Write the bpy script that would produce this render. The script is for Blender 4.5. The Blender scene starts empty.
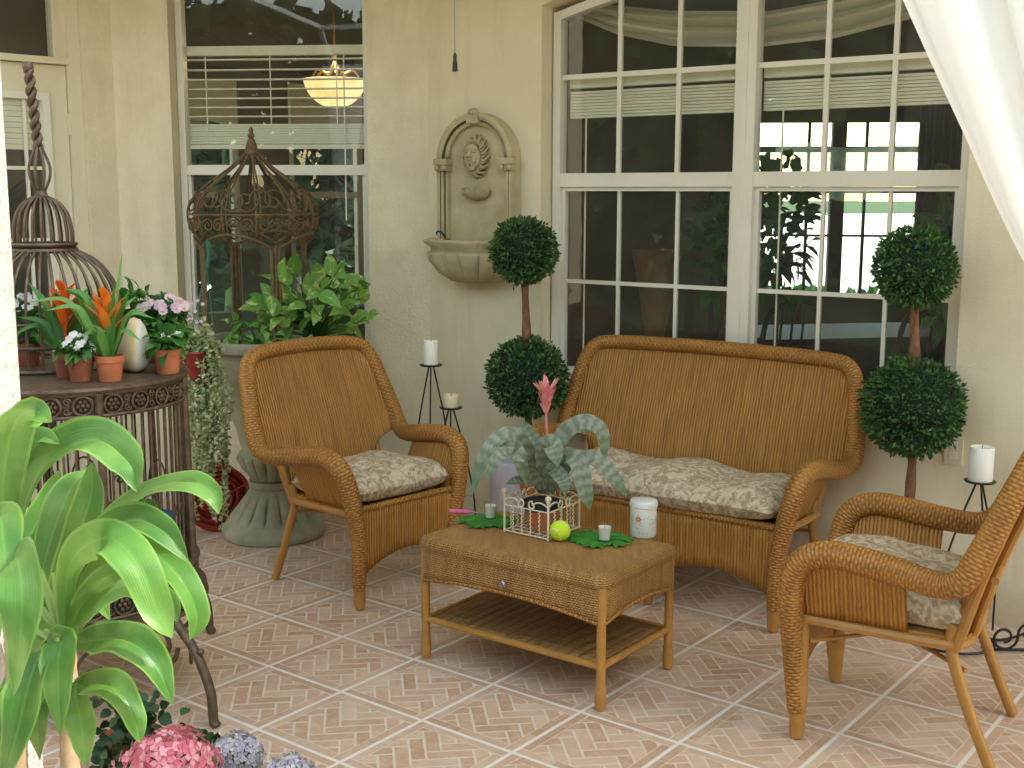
import bpy, math, random
from mathutils import Vector as V, Matrix, noise
random.seed(7)
PI = math.pi
sc = bpy.context.scene
COL = sc.collection
R = math.radians

# ------------------------------------------------------------------ camera
FPX, PITCH, ROLL, CAMH = 1205.2569, 0.1559018, -0.0030408, 1.732
fw = V((0, math.cos(PITCH), -math.sin(PITCH))); rt = V((1, 0, 0)); dn = fw.cross(rt)
rt2 = rt * math.cos(ROLL) + dn * math.sin(ROLL); dn2 = -rt * math.sin(ROLL) + dn * math.cos(ROLL)
CC = V((0, 0, CAMH))
cd = bpy.data.cameras.new('camera'); cam = bpy.data.objects.new('camera', cd); COL.objects.link(cam)
m3 = Matrix((rt2, -dn2, -fw)).transposed()
cam.matrix_world = Matrix.Translation(CC) @ m3.to_4x4()
cd.sensor_width = 36; cd.lens = FPX / 1024 * 36; cd.clip_start = 0.05; cd.clip_end = 2000
sc.camera = cam

def ray(x, y): return rt2 * ((x - 512) / FPX) + dn2 * ((y - 384) / FPX) + fw
def PZ(x, y, z=0.0):
    d = ray(x, y); return CC + d * ((z - CAMH) / d.z)
def PY(x, y, Y):
    d = ray(x, y); return CC + d * (Y / d.y)

# ------------------------------------------------------------------ mesh builder
class MB:
    def __init__(s, xf=None):
        s.v = []; s.f = []; s.uv = []; s.mi = []; s.m = 0; s.xf = xf
    def add(s, pts): 
        i = len(s.v)
        s.v += [V(p) if s.xf is None else s.xf @ V(p) for p in pts]; return i
    def face(s, idx, uv=None):
        s.f.append(tuple(idx)); s.uv.append(uv or [(0, 0)] * len(idx)); s.mi.append(s.m)
    def poly(s, pts, uv=None):
        i = s.add(pts); s.face(range(i, i + len(pts)), uv or [(p[0], p[1]) for p in pts])
    def box(s, a, b):
        x0, y0, z0 = a; x1, y1, z1 = b
        i = s.add([(x0,y0,z0),(x1,y0,z0),(x1,y1,z0),(x0,y1,z0),(x0,y0,z1),(x1,y0,z1),(x1,y1,z1),(x0,y1,z1)])
        for q in ((0,3,2,1),(4,5,6,7),(0,1,5,4),(1,2,6,5),(2,3,7,6),(3,0,4,7)):
            s.face([i + k for k in q])
    def grid(s, rows, uvr=None, cu=False, cv=False):
        n, m = len(rows), len(rows[0])
        i = s.add([p for r in rows for p in r])
        for a in range(n if cv else n - 1):
            for b in range(m if cu else m - 1):
                a2, b2 = (a + 1) % n, (b + 1) % m
                uv = None
                if uvr:
                    g = lambda r, c: uvr[r][c]
                    ra2 = a + 1; rb2 = b + 1
                    uv = [g(a, b), g(a, rb2), g(ra2, rb2), g(ra2, b)]
                s.face((i + a*m + b, i + a*m + b2, i + a2*m + b2, i + a2*m + b), uv)
    def tube(s, pts, r, seg=8, caps=True, ell=None, closed=False):
        pts = [V(p) for p in pts]; n = len(pts)
        rs = r if isinstance(r, (list, tuple)) else [r] * n
        rows = []; uvs = []; L = 0; nrm = None
        for k in range(n):
            if closed: t = pts[(k+1) % n] - pts[k-1]
            else: t = pts[min(k+1, n-1)] - pts[max(k-1, 0)]
            if t.length < 1e-9: t = V((0, 0, 1))
            t.normalize()
            if nrm is None:
                nrm = t.orthogonal().normalized()
            nrm = (nrm - t * nrm.dot(t)).normalized(); b = t.cross(nrm)
            if k: L += (pts[k] - pts[k-1]).length
            row = []; uv = []
            for j in range(seg):
                a = 2 * PI * j / seg
                row.append(pts[k] + nrm * (math.cos(a) * rs[k]) + b * (math.sin(a) * rs[k] * (ell or 1)))
            for j in range(seg + 1): uv.append((2 * PI * rs[k] * j / seg, L))
            rows.append(row); uvs.append(uv)
        if closed: uvs.append([(u, L + .02) for u, _ in uvs[0]])
        base = len(s.v)
        s.grid(rows, uvs, cu=True, cv=closed)
        if caps and not closed:
            s.face([base + j for j in range(seg)][::-1]); s.face([base + (n-1)*seg + j for j in range(seg)])
    def lathe(s, prof, seg=24, c=(0, 0, 0), rad=None, a0=0, cap=True):
        rows = []; uvs = []; L = 0
        for k, (r, z) in enumerate(prof):
            if k: L += math.hypot(r - prof[k-1][0], z - prof[k-1][1])
            row = []
            for j in range(seg):
                a = a0 + 2 * PI * j / seg; rr = max(r, 1e-4)
                if rad: rr *= rad(a, z)
                row.append((c[0] + rr * math.cos(a), c[1] + rr * math.sin(a), c[2] + z))
            rows.append(row); uvs.append([(2*PI*max(prof[0][0], .05)*j/seg, L) for j in range(seg + 1)])
        base = len(s.v); s.grid(rows, uvs, cu=True)
        if cap:
            n = len(prof)
            if prof[0][0] > 1e-3: s.face([base + j for j in range(seg)][::-1])
            if prof[-1][0] > 1e-3: s.face([base + (n-1)*seg + j for j in range(seg)])
    def ball(s, c, r, seg=16, rings=10, sc=(1, 1, 1), fn=None):
        c = V(c); rows = []
        for i in range(rings + 1):
            th = PI * i / rings; row = []
            for j in range(seg):
                ph = 2*PI*j/seg
                d = V((math.sin(th)*math.cos(ph), math.sin(th)*math.sin(ph), -math.cos(th)))
                k = fn(d) if fn else 1
                row.append(c + V((d.x*sc[0], d.y*sc[1], d.z*sc[2])) * r * k)
            rows.append(row)
        uvs = [[(j/seg, i/rings) for j in range(seg+1)] for i in range(rings+1)]
        s.grid(rows, uvs, cu=True)
    def leaf(s, pts, w, hint=V((0, 0, 1)), n=10, fold=.25, prof=None, wave=0.0, m=4, seed=0):
        P = spline(pts, n); L = len(P)
        prof = prof or (lambda t: math.sin(PI * min(1, (t*.93 + .07)) ** .8) ** .8)
        rows = []; uvs = []
        for k, p in enumerate(P):
            t = (P[min(k+1, L-1)] - P[max(k-1, 0)])
            if t.length < 1e-9: t = V((0, 0, 1))
            t.normalize()
            h = hint
            side = t.cross(h)
            if side.length < .05: side = t.orthogonal()
            side.normalize(); nn = side.cross(t)
            tt = k / (L - 1); ww = w * .5 * max(prof(tt), .015)
            row = []; uv = []
            for j in range(m + 1):
                a = j / m * 2 - 1
                q = p + side * (a * ww) + nn * (abs(a) * ww * fold) + nn * (wave * ww * math.sin(tt * 14 + a * 2 + seed) * abs(a))
                row.append(q); uv.append((j / m, tt))
            rows.append(row); uvs.append(uv)
        s.grid(rows, uvs)
    def build(s, name, mats, parent=None, smooth=True, solid=0):
        me = bpy.data.meshes.new(name)
        me.from_pydata([tuple(p) for p in s.v], [], s.f)
        ul = me.uv_layers.new(name='UVMap')
        flat = [c for f in s.uv for p in f for c in p]
        ul.data.foreach_set('uv', flat)
        mats = mats if isinstance(mats, (list, tuple)) else [mats]
        for m in mats: me.materials.append(m)
        me.polygons.foreach_set('material_index', s.mi)
        me.polygons.foreach_set('use_smooth', [smooth] * len(s.f))
        me.update()
        o = bpy.data.objects.new(name, me); COL.objects.link(o)
        if parent: o.parent = parent
        if smooth == 'auto' or smooth is True:
            try: me.set_sharp_from_angle(angle=R(42))
            except Exception: pass
        if solid:
            md = o.modifiers.new('thickness', 'SOLIDIFY'); md.thickness = solid; md.offset = 0
        return o

def spline(pts, n=8):
    pts = [V(p) for p in pts]
    if len(pts) < 3:
        return [pts[0].lerp(pts[1], i / n) for i in range(n + 1)]
    P = [pts[0] * 2 - pts[1]] + pts + [pts[-1] * 2 - pts[-2]]
    out = []
    segs = len(pts) - 1
    for i in range(segs):
        p0, p1, p2, p3 = P[i:i+4]
        for k in range(n):
            t = k / n
            out.append(.5 * ((2*p1) + (-p0+p2)*t + (2*p0-5*p1+4*p2-p3)*t*t + (-p0+3*p1-3*p2+p3)*t**3))
    out.append(pts[-1]); return out
def lerp(a, b, t): return a + (b - a) * t
def interp(tab, t):
    for (a, va), (b, vb) in zip(tab, tab[1:]):
        if t <= b: return lerp(va, vb, max(0, min(1, (t - a) / (b - a))))
    return tab[-1][1]

def tag(o, label, cat, group=None, kind=None):
    if label: o['label'] = label
    if cat: o['category'] = cat
    if group: o['group'] = group
    if kind: o['kind'] = kind
    return o
def empty(name, loc=(0, 0, 0), rz=0.0):
    o = bpy.data.objects.new(name, None); COL.objects.link(o); o.location = loc; o.rotation_euler = (0, 0, rz)
    o.empty_display_size = .1; return o
def thing(name, label, cat, loc=(0, 0, 0), rz=0.0, group=None):
    return tag(empty(name, loc, rz), label, cat, group)

# ------------------------------------------------------------------ materials
def newmat(name):
    m = bpy.data.materials.new(name); m.use_nodes = True
    nt = m.node_tree; nt.nodes.clear(); return m, nt
def N(nt, t, **kw):
    n = nt.nodes.new(t)
    for k, v in kw.items(): setattr(n, k, v)
    return n
def Mth(nt, op, a, b=None, c=None):
    n = nt.nodes.new('ShaderNodeMath'); n.operation = op
    for i, x in enumerate((a, b, c)):
        if x is None: continue
        if isinstance(x, (int, float)): n.inputs[i].default_value = x
        else: nt.links.new(x, n.inputs[i])
    return n.outputs[0]
def Mix(nt, fac, a, b, mode='MIX'):
    n = nt.nodes.new('ShaderNodeMix'); n.data_type = 'RGBA'; n.blend_type = mode
    for s, x in ((n.inputs[0], fac), (n.inputs[6], a), (n.inputs[7], b)):
        if isinstance(x, (int, float)): s.default_value = x
        elif isinstance(x, tuple): s.default_value = (*x, 1) if len(x) == 3 else x
        else: nt.links.new(x, s)
    return n.outputs[2]
def Ramp(nt, x, stops):
    n = nt.nodes.new('ShaderNodeValToRGB'); e = n.color_ramp.elements
    while len(e) < len(stops): e.new(.5)
    for el, (p, c) in zip(e, stops):
        el.position = p; el.color = (*c, 1) if isinstance(c, tuple) else (c, c, c, 1)
    nt.links.new(x, n.inputs[0]); return n.outputs[0]
def Noise(nt, scale, detail=4, rough=.55, vec=None):
    n = nt.nodes.new('ShaderNodeTexNoise'); n.inputs['Scale'].default_value = scale
    n.inputs['Detail'].default_value = detail; n.inputs['Roughness'].default_value = rough
    if vec is not None: nt.links.new(vec, n.inputs['Vector'])
    return n.outputs[0]
def objco(nt): return N(nt, 'ShaderNodeTexCoord').outputs['Object']
def geopos(nt): return N(nt, 'ShaderNodeNewGeometry').outputs['Position']
def finish(nt, col, rough=.6, bump=None, bstr=.3, bdist=.002, spec=.4, metal=0, trans=0, emis=None, sheen=0, tcol=None):
    p = N(nt, 'ShaderNodeBsdfPrincipled')
    def put(s, x):
        if isinstance(x, (int, float)): p.inputs[s].default_value = x
        elif isinstance(x, tuple): p.inputs[s].default_value = (*x, 1)
        else: nt.links.new(x, p.inputs[s])
    put('Base Color', col); put('Roughness', rough); p.inputs['Specular IOR Level'].default_value = spec
    p.inputs['Metallic'].default_value = metal
    if emis: p.inputs['Emission Color'].default_value = (*emis[0], 1); p.inputs['Emission Strength'].default_value = emis[1]
    if bump is not None:
        b = N(nt, 'ShaderNodeBump'); b.inputs['Strength'].default_value = bstr; b.inputs['Distance'].default_value = bdist
        nt.links.new(bump, b.inputs['Height']); nt.links.new(b.outputs[0], p.inputs['Normal'])
    out = N(nt, 'ShaderNodeOutputMaterial'); sh = p.outputs[0]
    if trans:
        t = N(nt, 'ShaderNodeBsdfTranslucent')
        if tcol is not None: nt.links.new(tcol, t.inputs[0])
        elif isinstance(col, tuple): t.inputs[0].default_value = (*col, 1)
        else: nt.links.new(col, t.inputs[0])
        mx = N(nt, 'ShaderNodeMixShader'); mx.inputs[0].default_value = trans
        nt.links.new(sh, mx.inputs[1]); nt.links.new(t.outputs[0], mx.inputs[2]); sh = mx.outputs[0]
    nt.links.new(sh, out.inputs[0])
def basic(name, a, b=None, scale=8, rough=.6, bscale=None, bstr=.3, bdist=.003, spec=.4, metal=0, world=True, contrast=(.3, .7), detail=4, crevice=None, dd=.03, grime=None):
    m, nt = newmat(name); co = geopos(nt) if world else objco(nt)
    col = a
    if b is not None:
        col = Ramp(nt, Noise(nt, scale, detail, .6, co), [(contrast[0], a), (contrast[1], b)])
    if crevice:
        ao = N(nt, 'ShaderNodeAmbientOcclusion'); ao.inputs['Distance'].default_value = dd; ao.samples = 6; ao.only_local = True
        col = Mix(nt, Ramp(nt, ao.outputs['AO'], [(.35, .85), (.92, 0.0)]), col, crevice)  # mixes the darker colour into crevices and grooves
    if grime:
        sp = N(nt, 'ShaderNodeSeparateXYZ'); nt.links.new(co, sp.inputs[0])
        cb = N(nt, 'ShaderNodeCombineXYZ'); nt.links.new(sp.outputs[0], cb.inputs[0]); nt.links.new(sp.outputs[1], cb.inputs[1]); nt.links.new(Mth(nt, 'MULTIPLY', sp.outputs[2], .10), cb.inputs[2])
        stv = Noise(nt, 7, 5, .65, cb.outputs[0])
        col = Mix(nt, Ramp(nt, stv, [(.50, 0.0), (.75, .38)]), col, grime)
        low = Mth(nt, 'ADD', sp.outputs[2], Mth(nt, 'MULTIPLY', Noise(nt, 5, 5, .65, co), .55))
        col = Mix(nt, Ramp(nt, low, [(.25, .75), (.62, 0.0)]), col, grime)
    bump = Noise(nt, bscale, 4, .6, co) if bscale else None
    finish(nt, col, rough, bump, bstr, bdist, spec, metal); return m
def leafmat(name, dark, light, edge=None, trans=.3, rough=.45, rib=True, spot=None, spec=.4, veins=False):
    m, nt = newmat(name)
    g = N(nt, 'ShaderNodeNewGeometry'); rnd = g.outputs['Random Per Island']
    col = Mix(nt, rnd, dark, light)
    uv = N(nt, 'ShaderNodeUVMap').outputs[0]
    sx = N(nt, 'ShaderNodeSeparateXYZ'); nt.links.new(uv, sx.inputs[0]); u = sx.outputs[0]
    c = Mth(nt, 'ABSOLUTE', Mth(nt, 'SUBTRACT', Mth(nt, 'MULTIPLY', u, 2), 1))
    if rib:
        st = Mth(nt, 'MULTIPLY_ADD', Mth(nt, 'SINE', Mth(nt, 'MULTIPLY', c, 28)), .12, .5)
        col = Mix(nt, Mth(nt, 'MULTIPLY', st, .35), col, light)
        col = Mix(nt, Mth(nt, 'MULTIPLY', Mth(nt, 'LESS_THAN', c, .07), .22), col, tuple(min(1, x*1.7+.02) for x in light))
    if edge: col = Mix(nt, Mth(nt, 'MULTIPLY', Mth(nt, 'GREATER_THAN', c, .86), .8), col, edge)
    if spot:
        ns = Noise(nt, spot[1], 3, .6, uv if len(spot) > 3 else geopos(nt)); col = Mix(nt, Ramp(nt, ns, [(spot[2]-.03, 0.0), (spot[2]+.03, 1.0)]), col, spot[0])
    bump = None
    if veins:
        v = sx.outputs[1]
        ve = Mth(nt, 'SINE', Mth(nt, 'ADD', Mth(nt, 'MULTIPLY', u, 95), Mth(nt, 'MULTIPLY', Noise(nt, 5, 2, .5, uv), 6)))
        bump = Mth(nt, 'ADD', Mth(nt, 'MULTIPLY', ve, .05), Noise(nt, 22, 3, .6, geopos(nt)))
        lf = Noise(nt, 9, 3, .6, geopos(nt))
        col = Mix(nt, Ramp(nt, lf, [(.45, 0.0), (.72, .40)]), col, (.26, .42, .09))
        col = Mix(nt, Ramp(nt, Mth(nt, 'ADD', v, Mth(nt, 'MULTIPLY', lf, .16)), [(1.0, 0.0), (1.07, .75)]), col, (.30, .25, .09))
    finish(nt, col, rough, bump, .4, .004, spec=spec, trans=trans, tcol=Mix(nt, .32, col, (.62, .74, .28)) if veins else None); return m

def weave(name, p, P, rib, base, dark, light, relief=.004, rough=.5, ribw=.55, streak=75.0):
    """basket weave from UVs in metres: u across the stakes, v across the strands"""
    m, nt = newmat(name)
    uv = N(nt, 'ShaderNodeUVMap').outputs[0]
    sx = N(nt, 'ShaderNodeSeparateXYZ'); nt.links.new(uv, sx.inputs[0]); u, v = sx.outputs[0], sx.outputs[1]
    wob = Mth(nt, 'MULTIPLY', Mth(nt, 'SUBTRACT', Noise(nt, 35, 2, .5, uv), .5), .006)
    u = Mth(nt, 'ADD', u, wob); v = Mth(nt, 'ADD', v, Mth(nt, 'MULTIPLY', wob, .6))
    vr = Mth(nt, 'DIVIDE', v, p); fr = Mth(nt, 'FRACT', vr); row = Mth(nt, 'FLOOR', vr)
    prof = Mth(nt, 'SINE', Mth(nt, 'MULTIPLY', fr, PI))
    par = Mth(nt, 'MULTIPLY', Mth(nt, 'MODULO', row, 2.0), PI)
    a = Mth(nt, 'SINE', Mth(nt, 'ADD', Mth(nt, 'MULTIPLY', u, 2*PI/P), par))
    h = Mth(nt, 'MULTIPLY', prof, Mth(nt, 'MULTIPLY_ADD', a, .42, .58))
    if rib:
        rb = Mth(nt, 'ABSOLUTE', Mth(nt, 'SINE', Mth(nt, 'MULTIPLY', u, PI / rib)))
        h = Mth(nt, 'ADD', Mth(nt, 'MULTIPLY', h, 1 - ribw), Mth(nt, 'MULTIPLY', rb, ribw))
    col = Ramp(nt, h, [(.02, dark), (.30, base), (.95, light)])
    co = geopos(nt)
    col = Mix(nt, Ramp(nt, Noise(nt, 5, 3, .6, co), [(.35, 0.0), (.75, .5)]), col, tuple(x * .62 for x in base))
    cmb = N(nt, 'ShaderNodeCombineXYZ'); nt.links.new(Mth(nt, 'MULTIPLY', u, streak), cmb.inputs[0]); nt.links.new(Mth(nt, 'MULTIPLY', v, 4.0), cmb.inputs[1])
    sn = Noise(nt, 1.0, 3, .65, cmb.outputs[0])
    col = Mix(nt, Ramp(nt, sn, [(.32, .55), (.52, 0.0)]), col, dark)
    col = Mix(nt, Ramp(nt, sn, [(.52, 0.0), (.72, .55)]), col, light)
    strand = Noise(nt, 260, 2, .6, uv)
    col = Mix(nt, Ramp(nt, strand, [(.45, 0.0), (.7, .35)]), col, light)
    finish(nt, col, rough, h, .9, relief, .35); return m

M = {}
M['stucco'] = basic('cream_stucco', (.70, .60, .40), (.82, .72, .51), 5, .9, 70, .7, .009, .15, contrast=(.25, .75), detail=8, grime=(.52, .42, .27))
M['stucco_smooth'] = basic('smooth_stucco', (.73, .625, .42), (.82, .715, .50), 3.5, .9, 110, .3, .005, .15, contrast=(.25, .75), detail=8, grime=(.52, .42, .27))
M['pillar'] = basic('pillar_stucco', (.42, .42, .38), (.54, .535, .49), 4, .9, 45, .9, .012, .15)
M['white_frame'] = basic('white_vinyl', (.74, .69, .57), (.78, .73, .61), 6, .4, None, spec=.4)
M['door_paint'] = basic('cream_door_paint', (.70, .62, .43), (.74, .66, .47), 3, .5)
M['iron'] = basic('rusty_bronze_iron', (.07, .045, .028), (.17, .115, .075), 30, .5, 120, .4, .002, .45, .35, crevice=(.02, .013, .009), dd=.012)
M['iron_light'] = basic('weathered_rattan_iron', (.085, .052, .024), (.20, .13, .06), 30, .6, 120, .4, .002, .3, .2)
M['black_iron'] = basic('black_iron', (.018, .017, .016), (.04, .035, .03), 40, .5, None, metal=.3)
M['cane'] = basic('bare_cane', (.36, .165, .033), (.46, .23, .054), 14, .36, 60, .2, .002, .45)
M['wick_panel'] = weave('woven_panel', .007, .027, .0135, (.42, .178, .030), (.16, .060, .010), (.53, .245, .052), .006, .5, .85)
M['wick_roll'] = weave('woven_roll', .0115, .030, None, (.43, .183, .034), (.15, .056, .011), (.56, .265, .062), .0045, streak=26.0)
M['wick_top'] = weave('woven_table_top', .011, .040, None, (.40, .20, .055), (.20, .09, .024), (.52, .285, .095), .005, streak=40.0)
M['wick_apron'] = weave('woven_apron', .0085, .0125, None, (.44, .225, .062), (.17, .074, .018), (.58, .325, .11), .006)
M['shelf'] = weave('woven_shelf', .03, .5, .045, (.24, .115, .036), (.055, .023, .008), (.35, .18, .06), .006, .4)
M['terracotta'] = basic('terracotta', (.47, .14, .06), (.55, .19, .085), 25, .7, 80, .2, .001, .3)
M['terra_dark'] = basic('dark_terracotta', (.27, .075, .04), (.36, .115, .06), 25, .65, 80, .2, .001, .3)
M['soil'] = basic('soil', (.03, .018, .01), (.09, .055, .03), 60, .95, 90, .8, .006)
M['stone'] = basic('cast_stone', (.42, .35, .20), (.58, .49, .30), 9, .85, 60, .5, .005, .2, crevice=(.13, .10, .05), dd=.035)
M['stone_dark'] = basic('weathered_stone', (.36, .30, .17), (.52, .44, .265), 9, .85, 60, .5, .005, .2, crevice=(.10, .08, .04), dd=.02)
M['urn'] = basic('grey_green_concrete', (.25, .245, .17), (.41, .40, .285), 7, .8, 50, .5, .005, .25, crevice=(.06, .06, .035), dd=.04)
M['trunk'] = basic('twig_trunk', (.14, .065, .032), (.27, .135, .07), 25, .8, 60, .6, .006, .2)
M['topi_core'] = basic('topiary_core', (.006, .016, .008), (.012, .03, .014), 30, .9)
M['topi'] = leafmat('topiary_leaf', (.016, .055, .016), (.095, .20, .05), trans=.15, rib=False, rough=.5, spec=.3)
M['white_pot'] = basic('lilac_white_glaze', (.62, .58, .62), (.68, .64, .67), 5, .35)
M['wax'] = basic('candle_wax', (.80, .76, .64), (.84, .80, .70), 10, .5)
M['wax_tan'] = basic('tan_wax', (.66, .54, .33), (.72, .60, .40), 10, .5)
M['ceramic'] = basic('white_ceramic', (.74, .73, .69), None, rough=.2, spec=.5)
M['tin_red'] = basic('red_flower_print', (.65, .16, .08), None, rough=.3)
M['tin_green'] = basic('green_leaf_print', (.30, .38, .22), None, rough=.3)
M['tennis'] = basic('tennis_felt', (.52, .72, .03), (.62, .80, .06), 200, .95, 400, .5, .002, .1)
M['seam'] = basic('ball_seam', (.80, .85, .60), None, rough=.8)
M['pink'] = basic('pink_plastic', (.80, .16, .30), None, rough=.35)
M['steel'] = basic('dull_steel', (.32, .31, .29), None, rough=.35, metal=.9)
M['cream_metal'] = basic('cream_painted_wire', (.76, .70, .53), (.66, .58, .40), 60, .5)
M['black_plastic'] = basic('black_plastic', (.02, .02, .02), None, rough=.5)
M['red_cord'] = basic('red_hose', (.26, .022, .012), (.36, .04, .02), 20, .4)
M['red_pot'] = basic('dark_red_pot', (.20, .02, .018), (.28, .035, .03), 20, .4)
M['blue'] = basic('blue_plastic', (.05, .24, .55), None, rough=.4)
M['green_plastic'] = basic('green_plastic', (.11, .42, .09), None, rough=.4)
M['teal'] = basic('teal_plastic_hanger', (.03, .14, .09), None, rough=.4)
M['fern'] = leafmat('green_fabric_leaf', (.03, .20, .02), (.06, .30, .04), trans=.1, rib=True, rough=.6)
M['pothos'] = leafmat('variegated_leaf', (.06, .21, .025), (.26, .45, .09), trans=.25, spot=((.52, .58, .22), 26, .60))
M['drac'] = leafmat('strap_leaf', (.02, .11, .016), (.10, .27, .045), trans=.34, edge=(.17, .33, .06), rough=.34, spec=.45, veins=True)
M['brom'] = leafmat('bright_bromeliad_leaf', (.10, .27, .05), (.20, .42, .10), trans=.3, rib=False, rough=.35)
M['plant'] = leafmat('small_green_leaf', (.025, .11, .018), (.10, .27, .05), trans=.25)
M['trail'] = leafmat('pale_trailing_leaf', (.17, .25, .07), (.60, .62, .34), trans=.25, rib=False)
M['darkivy'] = leafmat('dark_ivy_leaf', (.012, .045, .014), (.035, .10, .03), trans=.15, rib=False)
M['garden'] = leafmat('garden_tree_leaf', (.02, .055, .015), (.06, .13, .035), trans=.2, rib=False)
M['orange'] = leafmat('orange_bract', (.75, .16, .015), (.90, .34, .04), trans=.25, rib=False)
M['redbract'] = leafmat('red_orange_bract', (.62, .08, .012), (.80, .18, .02), trans=.2, rib=False)
M['pinkpet'] = leafmat('hydrangea_pink', (.68, .13, .22), (.90, .50, .56), trans=.25, rib=False, rough=.7)
M['lilacpet'] = leafmat('hydrangea_lilac', (.42, .38, .52), (.68, .66, .66), trans=.25, rib=False, rough=.7)
M['whitepet'] = leafmat('white_petal', (.72, .66, .66), (.86, .84, .78), trans=.25, rib=False, rough=.7)
M['palepink'] = leafmat('pale_pink_petal', (.66, .40, .52), (.85, .70, .74), trans=.25, rib=False, rough=.7)
M['yellow'] = basic('yellow_center', (.65, .55, .12), None, rough=.8)
M['salmon'] = leafmat('salmon_bract', (.76, .25, .25), (.86, .44, .40), trans=.25, rib=False, rough=.6)

def silver_leaf():
    m, nt = newmat('silver_banded_leaf')
    uv = N(nt, 'ShaderNodeUVMap').outputs[0]
    sx = N(nt, 'ShaderNodeSeparateXYZ'); nt.links.new(uv, sx.inputs[0]); u, v = sx.outputs[0], sx.outputs[1]
    n1 = Noise(nt, 6, 3, .6, uv)
    b = Mth(nt, 'SINE', Mth(nt, 'ADD', Mth(nt, 'MULTIPLY', v, 70), Mth(nt, 'MULTIPLY', n1, 6)))
    col = Ramp(nt, Mth(nt, 'MULTIPLY_ADD', b, .5, .5), [(.1, (.19, .225, .15)), (.85, (.315, .335, .265))])
    tip = Ramp(nt, v, [(.72, 0.0), (1.0, .7)])
    col = Mix(nt, tip, col, (.07, .18, .05))
    col = Mix(nt, Ramp(nt, Noise(nt, 40, 3, .6, geopos(nt)), [(.5, 0.0), (.7, .45)]), col, (.11, .18, .08))
    finish(nt, col, .55, None, trans=.12, spec=.3); return m
M['silver'] = silver_leaf()

def fabric():
    m, nt = newmat('cream_floral_fabric'); co = objco(nt)
    w = Noise(nt, 9, 2, .5, co)
    mp = N(nt, 'ShaderNodeVectorMath', operation='MULTIPLY_ADD')
    nv = N(nt, 'ShaderNodeTexNoise'); nv.inputs['Scale'].default_value = 17; nt.links.new(co, nv.inputs['Vector'])
    nt.links.new(nv.outputs[1], mp.inputs[0]); mp.inputs[1].default_value = (.10, .10, .10); nt.links.new(co, mp.inputs[2])
    vo = N(nt, 'ShaderNodeTexVoronoi'); vo.inputs['Scale'].default_value = 34; vo.feature = 'SMOOTH_F1'; nt.links.new(mp.outputs[0], vo.inputs['Vector'])
    vo2 = N(nt, 'ShaderNodeTexVoronoi'); vo2.inputs['Scale'].default_value = 29; vo2.feature = 'DISTANCE_TO_EDGE'; nt.links.new(mp.outputs[0], vo2.inputs['Vector'])
    a = Ramp(nt, vo.outputs[0], [(.36, 1.0), (.46, 0.0)])
    b = Ramp(nt, vo2.outputs[0], [(.05, 1.0), (.12, 0.0)])
    k = Mth(nt, 'MAXIMUM', Mth(nt, 'MULTIPLY', a, .9), Mth(nt, 'MULTIPLY', b, .55))
    k = Mth(nt, 'MULTIPLY', k, Ramp(nt, Noise(nt, 60, 2, .5, co), [(.3, .55), (.6, 1.0)]))
    col = Mix(nt, k, (.37, .275, .17), (.66, .57, .40))
    finish(nt, col, .9, Noise(nt, 400, 2, .5, co), .25, .001, .1); return m
M['fabric'] = fabric()

def floormat():
    m, nt = newmat('printed_brick_tile')
    g = N(nt, 'ShaderNodeNewGeometry'); co = g.outputs['Position']; rnd = g.outputs['Random Per Island']
    col = Ramp(nt, rnd, [(0.0, (.52, .315, .19)), (.5, (.61, .405, .265)), (1.0, (.69, .50, .35))])
    col = Mix(nt, Ramp(nt, Noise(nt, 26, 5, .7, co), [(.42, 0.0), (.72, .75)]), col, (.66, .50, .385))
    col = Mix(nt, Ramp(nt, Noise(nt, 7, 3, .6, co), [(.4, 0.0), (.75, .35)]), col, (.36, .18, .11))
    finish(nt, col, Ramp(nt, Noise(nt, 30, 3, .6, co), [(.3, .34), (.7, .55)]), Noise(nt, 120, 3, .6, co), .25, .001, .45); return m
M['brick'] = floormat()
M['joint'] = basic('tile_joint', (.67, .54, .41), (.75, .63, .49), 12, .5, 90, .3, .001, .4)
M['grout'] = basic('tile_grout', (.76, .69, .60), (.82, .76, .67), 10, .7, 90, .3, .001, .3)
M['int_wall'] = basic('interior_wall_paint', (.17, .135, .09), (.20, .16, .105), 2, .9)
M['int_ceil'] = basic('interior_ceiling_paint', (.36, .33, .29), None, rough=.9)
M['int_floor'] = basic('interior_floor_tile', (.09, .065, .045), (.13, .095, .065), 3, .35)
M['blind'] = basic('ivory_blind', (.80, .73, .56), (.84, .78, .62), 20, .6)
M['deck'] = basic('pale_pool_deck', (.74, .70, .62), (.80, .77, .70), 2, .8)
M['lawn'] = basic('lawn', (.02, .06, .012), (.045, .10, .02), 6, .95)
M['white_alu'] = basic('white_aluminium', (.80, .80, .78), None, rough=.4)
M['dark_wood'] = basic('dark_wood', (.045, .024, .013), (.075, .04, .02), 12, .65)
M['tan_wood'] = basic('tan_wood', (.38, .20, .095), (.46, .26, .13), 10, .5)

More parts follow.
